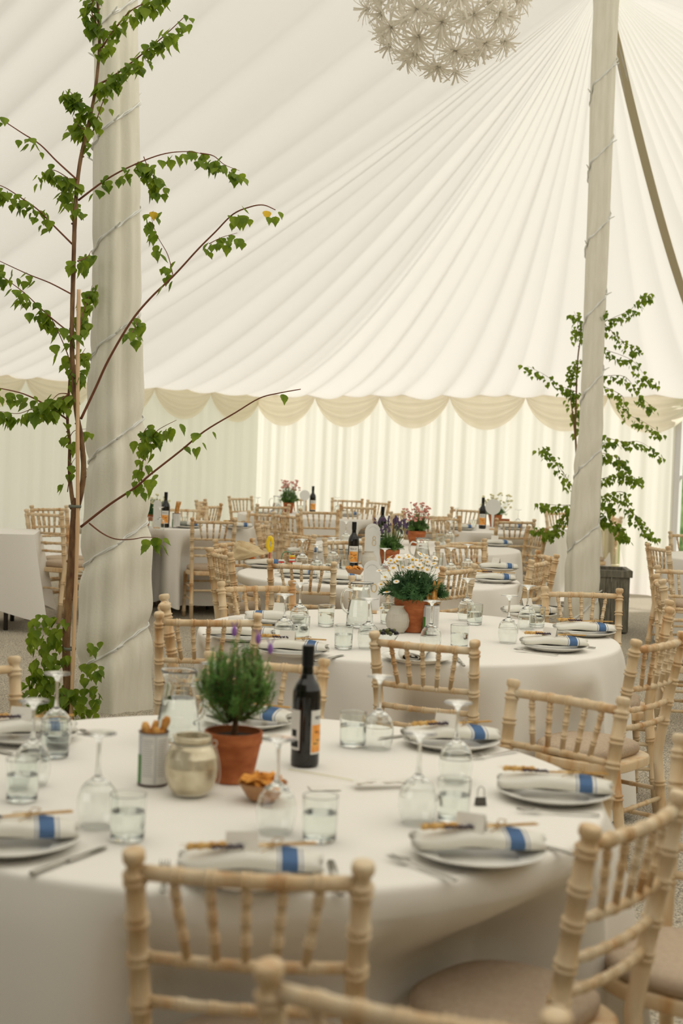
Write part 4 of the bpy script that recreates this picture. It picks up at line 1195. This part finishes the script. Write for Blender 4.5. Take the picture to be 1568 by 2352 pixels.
def rosemary():
    p = on('T1', 533, 1792); t = thing('potted_rosemary', (p.x, p.y, p.z+.0003), 0, 'rosemary plant in a terracotta pot on the front table', 'potted plant')
    pot_parts(t, .072, .050, .125)
    mb = MB(); lv = MB(); rnd = random.Random(4); buds = MB()
    mb.tube([(0, 0, .10), (.004, 0, .15), (0, 0, .175)], [.009, .007, .005], 8)
    for k in range(110):
        a = rnd.uniform(0, 2*PI); rr = math.sqrt(rnd.uniform(0, 1)); sp = rr*.102
        tip = Vector((sp*math.cos(a), sp*math.sin(a), .335 - .09*rr*rr + rnd.uniform(-.035, .02)))
        base = Vector((.25*tip.x, .25*tip.y, rnd.uniform(.14, .20))); mid = base.lerp(tip, .5) + Vector((.018*math.cos(a), .018*math.sin(a), -.008))
        mb.tube([(0, 0, .155), base, mid, tip], [.002, .0016, .0012, .0008], 4); needles(lv, base, mid, 26, .020, .95, wd=.0015); needles(lv, mid, tip, 32, .019, .7, wd=.0015)
    mb.build('stem', M['bark'], t); lv.build('foliage', M['rosemary'], t, smooth=False)
    for (x, y, z) in ((-.005, -.02, .375), (.055, -.03, .36), (.085, -.02, .335)):
        b = MB(); b.tube([(x*.8, y*.8, .26), (x, y, z-.02)], .0014, 5, mi=1); b.blob((x, y, z), (.007, .007, .014), 8, 6)
        for s_ in (-1, 1): b.poly([(x+s_*.002, y, z+.010), (x+s_*.010, y, z+.024), (x+s_*.003, y, z+.02)])
        b.build('flower', [M['violet'], M['rosemary']], t)
rosemary()
def plant(tab, px, py, name, label, rt, rb, h, foliage, fmat, flowers=None, seed=1, size=(.1, .14), nst=60, needL=.02, sc=1.0):
    p = on(tab, px, py); t = thing(name, (p.x, p.y, p.z+.0003), 0, label, 'potted plant'); t.scale = (sc,)*3
    pot_parts(t, rt, rb, h); rnd = random.Random(seed); lv = MB()
    for k in range(nst):
        a = rnd.uniform(0, 2*PI); rr = math.sqrt(rnd.uniform(0, 1)); sp = rr*size[0]
        tip = Vector((sp*math.cos(a), sp*math.sin(a), h*.85 + size[1]*(1-.75*rr*rr)*rnd.uniform(.75, 1.05)))
        base = Vector((.5*rt*rr*math.cos(a), .5*rt*rr*math.sin(a), h*.86)); mid = base.lerp(tip, .5) + Vector((.012*math.cos(a), .012*math.sin(a), .014))
        lv.tube([base, mid, tip], .0008, 3); needles(lv, base, mid, 14, needL, 1.0, wd=.0016); needles(lv, mid, tip, 24, needL, .9, wd=.0016)
    lv.build('foliage', fmat, t, smooth=False)
    if flowers: flowers(t, rnd, h)
    return t
def daisies(t, rnd, h):
    def head():
        b = MB()
        for k in range(15):
            a = 2*PI*k/15; d = Vector((math.cos(a), math.sin(a), 0)); s_ = Vector((-d.y, d.x, 0))
            b.poly([d*.004 - s_*.0012, d*.004 + s_*.0012, d*.013 + s_*.0030 + Vector((0, 0, .001)), d*.0185 + s_*.0014, d*.0185 - s_*.0014, d*.013 - s_*.0030 + Vector((0, 0, .001))])
        b.blob((0, 0, .001), (.0058, .0058, .0038), 10, 5, mi=1)
        return b.mesh('flower', [M['petal'], M['yolk']], False)
    me = head(); st = MB()
    spots = []
    for k in range(44):
        a = rnd.uniform(0, 2*PI); rr = math.sqrt(rnd.uniform(.02, 1))*.125; spots.append((rr*math.cos(a)+.0, rr*math.sin(a), h+.15+rnd.uniform(-.015, .045)-.25*max(0, rr-.09)))
    spots += [(-.135, -.07, h+.095), (-.150, -.05, h+.06), (-.125, -.08, h+.03), (-.12, -.09, h+.125), (-.1, -.1, h+.14), (-.16, -.03, h+.12), (-.145, -.06, h-.045), (-.085, -.1, h+.08), (.02, -.02, h+.20), (-.03, -.03, h+.185)]
    for (x, y, z) in spots:
        o = bpy.data.objects.new('flower', me); COL.objects.link(o); o.parent = t; o.location = (x, y, z)
        o.rotation_euler = (rnd.uniform(.15, 1.0), rnd.uniform(-.7, .7), rnd.uniform(-.6, .6)); s_ = rnd.uniform(.8, 1.15); o.scale = (s_, s_, s_)
        st.tube(smooth_path([(x*.35, y*.35, h*.95), (x*.75, y*.75, lerp(h, z, .6)), (x, y, z-.002)], 4), .0008, 4)
    st.build('flower_stalks', M['softleaf'], t)
plant('T2', 947, 1450, 'potted_daisy', 'white daisies in a terracotta pot on the second table', .086, .055, .15, None, M['daisyleaf'], daisies, 5, (.155, .17), 170, .030)
def headfl(m, n, rad, zlo, zhi, big, kind):
    def fn(t, rnd, h):
        st = MB()
        b = MB()
        if kind == 'spike':
            for k in range(16):
                a = k*2.4; r = .008*(1-k/22); b.blob((r*math.cos(a), r*math.sin(a), k*.0021), (.005, .005, .004), 5, 4)
        else:
            for k in range(9):
                a = k*2.4; r = .003*math.sqrt(k)*big; b.blob((r*math.cos(a), r*math.sin(a), .002*math.sin(k)), .0055*big, 6, 4)
        me = b.mesh('flower', m)
        for k in range(n):
            a = rnd.uniform(0, 2*PI); rr = math.sqrt(rnd.uniform(.05, 1))*rad; x, y = rr*math.cos(a), rr*math.sin(a); z = h + rnd.uniform(zlo, zhi) - .2*rr*rr/rad
            o = bpy.data.objects.new('flower', me); COL.objects.link(o); o.parent = t; o.location = (x, y, z); o.rotation_euler = (R(-.5, .5), R(-.5, .5), R(0, 6))
            s_ = rnd.uniform(.55, .95)*(1.15 if kind == 'umbel' else 1); o.scale = (s_,)*3
            st.tube(smooth_path([(x*.3, y*.3, h*.9), (x*.8, y*.8, lerp(h, z, .6)), (x, y, z)], 3), .0009, 4)
        st.build('flower_stalks', M['softleaf'], t)
    return fn
plant('T3', 893, 1300, 'potted_lavender', 'purple lavender in a terracotta pot on the third table', .072, .050, .12, None, M['softleaf'], headfl(M['purple'], 78, .125, .13, .23, 1, 'spike'), 6, (.10, .12), 80, .024)
plant('T4', 955, 1252, 'potted_flower', 'pink flowers in a terracotta pot behind the lavender', .082, .055, .125, None, M['softleaf'], headfl(M['pink'], 85, .12, .10, .25, 1.2, 'umbel'), 7, (.11, .16), 90, .024)
plant('T7', 662, 1178, 'potted_flower', 'small pink flowers in a terracotta pot on the farthest table', .062, .045, .12, None, M['softleaf'], headfl(M['pink'], 45, .13, .16, .28, 1.4, 'umbel'), 8, (.12, .20), 90, .03)
plant('T8', 1136, 1210, 'potted_flower', 'pale yellow flowers in a terracotta pot beside the round sign', .072, .05, .13, None, M['softleaf'], headfl(M['paleyellow'], 40, .17, .10, .24, 1.4, 'umbel'), 9, (.12, .12), 70, .03)
plant('T5', 352, 1206, 'potted_flower', 'white flowers in dark foliage beside the left draped pole', .06, .045, .10, None, M['daisyleaf'], headfl(M['paleyellow'], 50, .14, .08, .20, 1.2, 'umbel'), 10, (.13, .16), 110, .03)
p = on('T8', 1158, 1214); t = thing('flower_pot', (p.x, p.y, p.z), 0, 'small second terracotta pot right of the yellow flower pot', 'pot'); pot_parts(t, .05, .036, .10)
# ---- breadstick tins ----
def make_tin():
    t = thing('breadstick_tin')
    mb = MB(); mb.lathe([(.0005, .001), (.0355, .001), (.036, .13), (.0345, .13), (.034, .003), (.0005, .003)], 32); mb.build('can', M['tin'], t, sharp=50)
    mb = MB()
    for z in (.001, .1285): mb.tube([(.0362*math.cos(a), .0362*math.sin(a), z+.0008) for a in [2*PI*k/32 for k in range(33)]], .0016, 6)
    mb.build('rim', M['rust'], t)
    lb = MB(); r = .0367
    for (a0, a1, z0, z1, mi) in ((-2.9, -2.35, .006, .075, 1), (-2.30, -1.35, .006, .122, 0), (-1.25, -.2, .006, .122, 0)):
        n = 10
        for k in range(n):
            a = lerp(a0, a1, k/n); b = lerp(a0, a1, (k+1)/n)
            lb.quad((r*math.cos(a), r*math.sin(a), z0), (r*math.cos(b), r*math.sin(b), z0), (r*math.cos(b), r*math.sin(b), z1), (r*math.cos(a), r*math.sin(a), z1), mi)
    lb.build('label', [M['labelwhite'], M['green']], t)
    tx = MB(); r = .0369
    rr = random.Random(2)
    for col in ((-2.2, -1.45), (-1.15, -.5)):
        for i in range(16):
            z = .112-.0058*i; a1 = lerp(*col, rr.uniform(.75, 1)); n = 6
            for k in range(n):
                a = lerp(col[0], a1, k/n); b = lerp(col[0], a1, (k+1)/n); tx.quad((r*math.cos(a), r*math.sin(a), z), (r*math.cos(b), r*math.sin(b), z), (r*math.cos(b), r*math.sin(b), z+.0012), (r*math.cos(a), r*math.sin(a), z+.0012))
    tx.build('small_print', mat('grey_print', (.25, .25, .27), .6), t)
    return t
tin = Proto(make_tin)
def bread(tab, px, py, tall, where, n=5, fat=.0068):
    p = on(tab, px, py); tin((p.x, p.y, p.z+.0003), rotz_to_cam(p)*0, 'printed tin of breadsticks ' + where, 'tin')
    for k in range(n):
        a = k*2.3+.5; rr = .012; b = MB(); L = tall*R(.85, 1.08); lean = R(.02, .03)
        P = [(rr*math.cos(a), rr*math.sin(a), .006), (rr*1.2*math.cos(a)+.002, rr*math.sin(a)*1.2, L*.5), (rr*math.cos(a)*1.9+lean*(k % 2), rr*math.sin(a)*1.6, L)]
        P = smooth_path(P, 5); b.tube(P, [fat*(1+.15*math.sin(j*1.9+k)) for j in range(len(P)-1)]+[fat*.6], 10)
        o = b.build('breadstick', M['bread']); o.location = (p.x, p.y, p.z+.003); tag(o, ('breadstick in the tin ' + where), 'breadstick', 'breadsticks in the tin ' + where)
bread('T1', 350, 1800, .150, 'on the front table', 5, .0098)
bread('T2', 988, 1455, .235, 'in front of the daisy pot', 5)
bread('T5', 404, 1212, .24, 'on the far table right of the left pole', 4)
# ---- candle jar, vases, bowls ----
def candlejar():
    p = on('T1', 438, 1824); t = thing('candle_jar', (p.x, p.y, p.z+.0003), 0, 'round silvered glass candle jar on the front table', 'jar')
    mb = MB(); mb.lathe([(.0005, 0), (.036, 0), (.043, .004), (.054, .020), (.062, .045), (.0645, .068), (.0615, .092), (.053, .112), (.046, .121), (.042, .124), (.046, .130), (.047, .138), (.045, .142), (.040, .141), (.038, .128), (.042, .118), (.052, .098), (.056, .07), (.050, .035), (.0005, .008)], 40)
    mb.build('glass', M['mercury'], t)
    mb = MB(); mb.tube([(.046*math.cos(a), .046*math.sin(a), .123) for a in [2*PI*k/24 for k in range(25)]], .0013, 5)
    mb.tube([(.052+.007*math.cos(a), 0, .124+.007*math.sin(a)) for a in [2*PI*k/12 for k in range(13)]], .0013, 5)
    mb.tube(smooth_path([(.055, 0, .12), (.068, -.01, .07), (.064, -.02, .03), (.03, -.06, .012), (-.03, -.062, .010)], 6), .0012, 5)
    mb.build('wire_handle', M['wire'], t)
candlejar()
def make_vase():
    mb = MB(); mb.lathe([(.0005, 0), (.032, 0), (.048, .025), (.054, .055), (.048, .085), (.034, .105), (.030, .112), (.036, .122), (.033, .122), (.027, .112), (.0005, .10)], 72, wob=lambda a, z: 1+.035*math.sin(a*24)*(1 if .01 < z < .105 else 0))
    return mb.build('ribbed_vase', M['ribbed'])
vase = Proto(make_vase)
p = on('T2', 912, 1452); vase((p.x, p.y, p.z), 0, 'ribbed round vase left of the daisy pot', 'vase')
p = on('T3', 846, 1306); vase((p.x, p.y, p.z), 0, 'ribbed round vase right of the third table bottle', 'vase')
def bowl(tab, px, py, rt, label, m, fill, fm, flabel, n, fr, cat):
    p = on(tab, px, py)
    mb = MB(); mb.lathe([(.0005, 0), (rt*.45, 0), (rt*.62, .008), (rt, .042), (rt*1.02, .044), (rt*.96, .044), (rt*.58, .012), (.0005, .006)], 32)
    o = mb.build('bowl', m); o.location = (p.x, p.y, p.z+.0003); tag(o, label, 'bowl')
    rnd = random.Random(int(px))
    for k in range(n):
        a = k*2.4; rr = rt*.78*math.sqrt((k+.5)/n); z = .036+.012*(1-rr/rt)+.006*(k % 3)
        b = MB()
        if fill == 'cracker':
            b.box((0, 0, 0), (.026, .024, .005)); b.blob((0, 0, 0), (.012, .011, .0045), 8, 4)
        else: b.blob((0, 0, 0), (fr, fr*.85, fr*.85), 10, 8)
        o = b.build(fill, fm if not isinstance(fm, list) else fm[k % len(fm)], smooth=fill != 'cracker')
        o.location = (p.x+rr*math.cos(a), p.y+rr*math.sin(a), p.z+z); o.rotation_euler = (rnd.uniform(-.7, .7), rnd.uniform(-.7, .7), rnd.uniform(0, 3))
        tag(o, flabel, cat, flabel)
bowl('T1', 602, 1838, .058, 'small wooden bowl of crackers on the front table', M['bowlwood'], 'cracker', M['crackers'], 'orange cracker in the small wooden bowl on the front table', 26, .01, 'cracker')
bowl('T3', 814, 1322, .062, 'wooden bowl of crisps below the third table bottle', M['bowlwood'], 'cracker', M['crackers'], 'orange cracker in the bowl below the third table bottle', 20, .01, 'cracker')
bowl('T2', 886, 1478, .055, 'clear glass bowl of olives behind the front chair of the daisy table', M['glass'], 'olive', [M['olive'], M['olivedark']], 'olive in the clear glass bowl on the daisy table', 14, .011, 'olive')
# ---- arched acrylic signs ----
def sign(tab, px, py, label, w_=.085, h=.17, ring=True, digit='0', round_=False, rz=0.0):
    p = on(tab, px, py); t = thing('table_sign', (p.x, p.y, p.z), rz, label, 'sign')
    mb = MB(); out = []
    if round_:
        out = [(-.008, 0), (.008, 0)] + [(w_*.5*math.cos(a), h-w_*.5+w_*.5*math.sin(a)) for a in [-PI/2+.2+(2*PI-.4)*k/24 for k in range(25)]]
    else: out = [(-w_/2, 0), (w_/2, 0)] + [(w_/2*math.cos(a), h-w_/2+w_/2*math.sin(a)) for a in [PI*k/16 for k in range(17)]]
    n = len(out)
    for y in (-.0015, .0015):
        for (x, z) in out: mb.v.append((x, y, z+.012))
    mb.f.append(tuple(range(n))); mb.m.append(0); mb.f.append(tuple(n+k for k in range(n))[::-1]); mb.m.append(0)
    for k in range(n): mb.f.append((k, n+k, n+(k+1) % n, (k+1) % n)); mb.m.append(0)
    mb.build('panel', M['frost'], t, smooth=False)
    mb = MB(); mb.box((0, 0, .007), (.06, .03, .014)); mb.build('base', M['bamboo'], t, smooth=False)
    if ring:
        mb = MB(); mb.tube([(.013*math.cos(a)+.012, -.0028, h-.125+.020*math.sin(a)) for a in [2*PI*k/24 for k in range(25)]], .0017, 5)
        if tab == 'T3': mb.tube([(.010*math.cos(a)+.012, -.0028, h-.092+.013*math.sin(a)) for a in [2*PI*k/24 for k in range(25)]], .0017, 5)
        mb.build('numeral', M['gold'], t)
        mb = MB()
        for k in range(9):
            a = lerp(.5, 2.6, k/8); x, z = .030*math.cos(a), h-.045+.034*math.sin(a); mb.tube([(x-.003, -.0026, z), (x+.003, -.0026, z+.003)], .0008, 4)
        mb.build('arched_motif', M['wire'], t)
sign('T2', 851, 1408, 'arched frosted table sign with gold nought beside the daisies', .085, .25)
sign('T3', 853, 1300, 'arched frosted table sign beside the lavender', .11, .29, True)
sign('T7', 698, 1182, 'round-topped clear sign between the far flowers and bottle', .12, .27, False, round_=True)
sign('T8', 1130, 1217, 'round white sign behind the yellow flower pot', .16, .30, False, round_=True)
sign('T5', 360, 1214, 'white angled sign by the left draped pole', .07, .24, False)
# ---- oddments on the front table ----
def oddments():
    p = on('T1', 1103, 1848); t = thing('bulldog_clip', (p.x, p.y, p.z), .2, 'small dark metal clip standing near the right plate', 'clip')
    mb = MB(); mb.poly([(-.013, -.007, 0), (.013, -.007, 0), (.013, 0, .018), (-.013, 0, .018)]); mb.poly([(-.013, .007, 0), (-.013, 0, .018), (.013, 0, .018), (.013, .007, 0)]); mb.box((0, 0, .001), (.027, .016, .002)); mb.build('jaw', M['darksteel'], t, smooth=False)
    mb = MB(); mb.tube(smooth_path([(-.008, 0, .015), (-.008, 0, .035), (0, 0, .044), (.008, 0, .035), (.008, 0, .015)], 5), .0012, 6); mb.build('wire_loop', M['steel'], t)
    p = on('T1', 880, 1808)
    mb = MB(); n = 14
    for i in range(n+1):
        for j in range(5):
            x = (i/n-.5)*.15; y = (j/4-.5)*.05*(1-.4*(i/n)); mb.v.append((x, y, .006+.010*mnoise.noise(Vector((x*30, y*40, 1)))+.008*abs(j-2)/2))
    for i in range(n):
        for j in range(4): a = i*5+j; mb.f.append((a, a+5, a+6, a+1)); mb.m.append(0)
    o = mb.build('paper_strip', M['card']); o.location = (p.x, p.y, p.z+.004); o.rotation_euler = (0, 0, .25); tag(o, 'crumpled cream paper strip left of the right hand upturned glass', 'paper')
    a, b = on('T1', 662, 1768), on('T1', 845, 1800)
    mb = MB(); mb.tube([a+Vector((0, 0, .002)), a.lerp(b, .5)+Vector((0, .003, .002)), b+Vector((0, 0, .002))], .0012, 5); tag(mb.build('ribbon', M['paleyellow']), 'thin pale yellow ribbon lying before the front table bottle', 'ribbon')
    p = on('T1', 745, 1810); mb = MB(); mb.box((0, 0, .0006), (.075, .05, .001)); o = mb.build('menu_card', M['card'], smooth=False); o.location = p; o.rotation_euler = (0, 0, .2); tag(o, 'small flat white card behind the front centre tumbler', 'card')
oddments()
# ---- toys and paper bag on the third table ----
def toys():
    p = on('T3', 618, 1308)
    t = thing('wand_toy', (p.x, p.y, p.z+.03), .2, 'yellow round wand toy standing on the lavender table left end', 'toy')
    mb = MB(); mb.tube([(0, 0, 0), (0, 0, .09)], .005, 8); mb.build('handle', M['toyred'], t)
    mb = MB(); mb.tube([(.018*math.cos(a)*.8, 0, .140+.045*math.sin(a)) for a in [2*PI*k/24 for k in range(25)]], .013, 10); mb.build('ring', M['toyyellow'], t)
    mb = MB(); mb.blob((0, 0, .14), (.012, .008, .028), 10, 6); mb.build('center', M['tin'], t)
    p = on('T3', 578, 1300); mb = MB(); mb.blob((0, 0, .024), .024, 14, 10); o = mb.build('ball', M['toyorange']); o.location = (p.x, p.y, p.z+.02); tag(o, 'small orange ball by the paper bag on the lavender table', 'ball')
    p = on('T3', 657, 1312); t = thing('bead_toy', (p.x, p.y, p.z), .1, 'bead toy with green arch and red white orange rings on the lavender table', 'toy')
    mb = MB(); mb.tube(smooth_path([(-.034, 0, .01), (-.034, 0, .085), (-.018, 0, .125), (.018, 0, .125), (.036, 0, .095), (.036, 0, .01)], 6), .0035, 8); mb.build('arch', M['toygreen'], t)
    mb = MB(); mb.box((0, 0, .006), (.11, .05, .012)); mb.build('base', M['bamboo'], t)
    for (x, z, m) in ((-.034, .060, 'toyred'), (-.034, .072, 'petal'), (.036, .065, 'toyred'), (.036, .077, 'petal'), (.036, .089, 'toyorange'), (.036, .101, 'toyyellow')):
        mb = MB(); mb.lathe([(.005, -.005), (.019, -.0045), (.020, 0), (.019, .0045), (.005, .005)], 20, (x, 0, z)); mb.build('bead', M[m], t)
    p = on('T3', 575, 1302); t = thing('paper_bag', (p.x+.0, p.y+.03, p.z), 0, 'crumpled beige paper bag on the lavender table left end', 'bag')
    mb = MB(); n, m_ = 22, 12
    for j in range(m_+1):
        v = j/m_
        for i in range(n):
            a = 2*PI*i/n; rr = (.045+.065*v)*(1+.25*mnoise.noise(Vector((math.cos(a)*2, math.sin(a)*2, v*3))) + .12*math.sin(a*7)*v)
            mb.v.append((-.10+.12*v+rr*math.cos(a)*.9-.02*v, rr*math.sin(a)*.6, .01+.03*(1-v)+.12*v*(1-.35*math.cos(a+.5))))
    for j in range(m_):
        for i in range(n): mb.f.append((j*n+i, j*n+(i+1) % n, (j+1)*n+(i+1) % n, (j+1)*n+i)); mb.m.append(0)
    mb.f.append(tuple(range(n))[::-1]); mb.m.append(0); mb.build('bag', M['kraft'], t, smooth=False)
toys()
# ---- things by the far right wall ----
def farright():
    p = Vector((3.0, 15.35, 0)); p = atD(1399, 1300, 15.0); p.z = ground(p.x, p.y)
    t = thing('metal_drum', p, 0, 'pale gold metal drum behind the planter', 'drum')
    mb = MB(); mb.lathe([(.0005, 0), (.105, 0), (.108, .02), (.105, .03), (.105, .40), (.109, .41), (.105, .42), (.105, .80), (.0005, .80)], 32); mb.build('body', M['drum'], t, sharp=40)
    mb = MB(); mb.lathe([(.0005, .80), (.16, .80), (.165, .81), (.16, .82), (.0005, .82)], 32); mb.build('top', M['china'], t, sharp=40)
    p = atD(1372, 1400, 15.4); mb = MB(); mb.box((0, 0, .28), (.16, .16, .56)); o = mb.build('crate', M['darksteel'], smooth=False); o.location = (p.x-.02, p.y, ground(p.x, p.y)); tag(o, 'dark box between right pole and metal drum', 'box')
    q = atz(1466, 1352, .14); t = thing('folded_bag', (q.x, q.y, ground(q.x, q.y)), .3, 'blue grey bag lying by the far right curtain', 'bag')
    mb = MB(); mb.blob((0, 0, .05), (.13, .09, .055), 14, 8); mb.blob((.03, 0, .09), (.08, .06, .03), 12, 6); mb.build('body', M['bluebag'], t)
    mb = MB(); mb.tube(smooth_path([(-.07, 0, .08), (-.04, 0, .16), (.04, 0, .16), (.07, 0, .08)], 6), .008, 6); mb.build('strap', M['bluebag'], t)
    q = atz(1478, 1350, .14) + Vector((.02, .14, 0)); t = thing('white_bucket', (q.x, q.y, ground(q.x, q.y)), 0, 'white bucket behind the blue grey bag at the far curtain', 'bucket')
    mb = MB(); mb.lathe([(.0005, 0), (.085, 0), (.105, .20), (.112, .205), (.105, .21), (.100, .20), (.08, .006), (.0005, .005)], 28); mb.build('body', M['whitepaint'], t)
    mb = MB(); mb.tube(smooth_path([(-.105, 0, .19), (-.09, -.09, .15), (0, -.12, .13), (.09, -.09, .15), (.105, 0, .19)], 6), .003, 6); mb.build('handle', M['wire'], t)
farright()

# ================================================================== pendant lamp
def pendant():
    D = 6.4; c = atD(1020, -22, D); t = thing('pendant_lamp', c, 0, 'white globe pendant lamp of starburst paper flowers, top of the photo', 'lamp')
    mb = MB(); mb.tube([(.042*math.cos(a), .042*math.sin(a), 0) for a in [2*PI*k/28 for k in range(29)]], .010, 8, flat=1.0)
    mb.blob((0, 0, .0), .03, 12, 8); mb.build('hub', M['brass'], t)
    mb = MB(); mb.tube([(0, 0, .03), (0, 0, 4.55-c.z)], .004, 6); mb.build('cord', M['flex'], t)
    def burst():
        b = MB(); rnd = random.Random(3)
        for k in range(26):
            a = k*2.39996; el = 1.25*math.sqrt((k+.5)/26)
            d = Vector((math.sin(el)*math.cos(a), math.sin(el)*math.sin(a), math.cos(el))); side = d.cross(Vector((0, 0, 1)))
            if side.length < .05: side = Vector((1, 0, 0))
            side.normalize(); P = []
            L = .085*rnd.uniform(.8, 1.1)
            for j in range(6):
                s_ = j/5; q = d*(L*s_) + Vector((math.cos(a), math.sin(a), 0))*(.018*s_*s_) - Vector((0, 0, .034*s_*s_*el)); P.append(q)
            i = len(b.v); w_ = .0040; nn_ = Vector((0, 0, .0012))
            for q in P: b.v += [tuple(q-side*w_), tuple(q+side*w_), tuple(q+side*w_+nn_), tuple(q-side*w_+nn_)]
            for j in range(5):
                for e in range(4): b.f.append((i+4*j+e, i+4*j+(e+1) % 4, i+4*j+4+(e+1) % 4, i+4*j+4+e)); b.m.append(0)
        b.blob((0, 0, 0), .009, 8, 5)
        return b.mesh('flower', M['lamppaper'], False)
    me = burst(); wm = MB(); wm.tube([(0, 0, -.32), (0, 0, 0)], .0009, 4); wme = wm.mesh('wire', M['wire'])
    N_ = 84
    for k in range(N_):
        z = 1-2*(k+.5)/N_; a = k*2.39996; r = math.sqrt(1-z*z); d = Vector((r*math.cos(a), r*math.sin(a), z)); L = .325*(1+.09*math.sin(k*5.1))
        o = bpy.data.objects.new('flower', me); COL.objects.link(o); o.parent = t; o.location = d*L
        o.rotation_mode = 'QUATERNION'; o.rotation_quaternion = d.to_track_quat('Z', 'Y')
        wo = bpy.data.objects.new('wire', wme); COL.objects.link(wo); wo.parent = o
pendant()
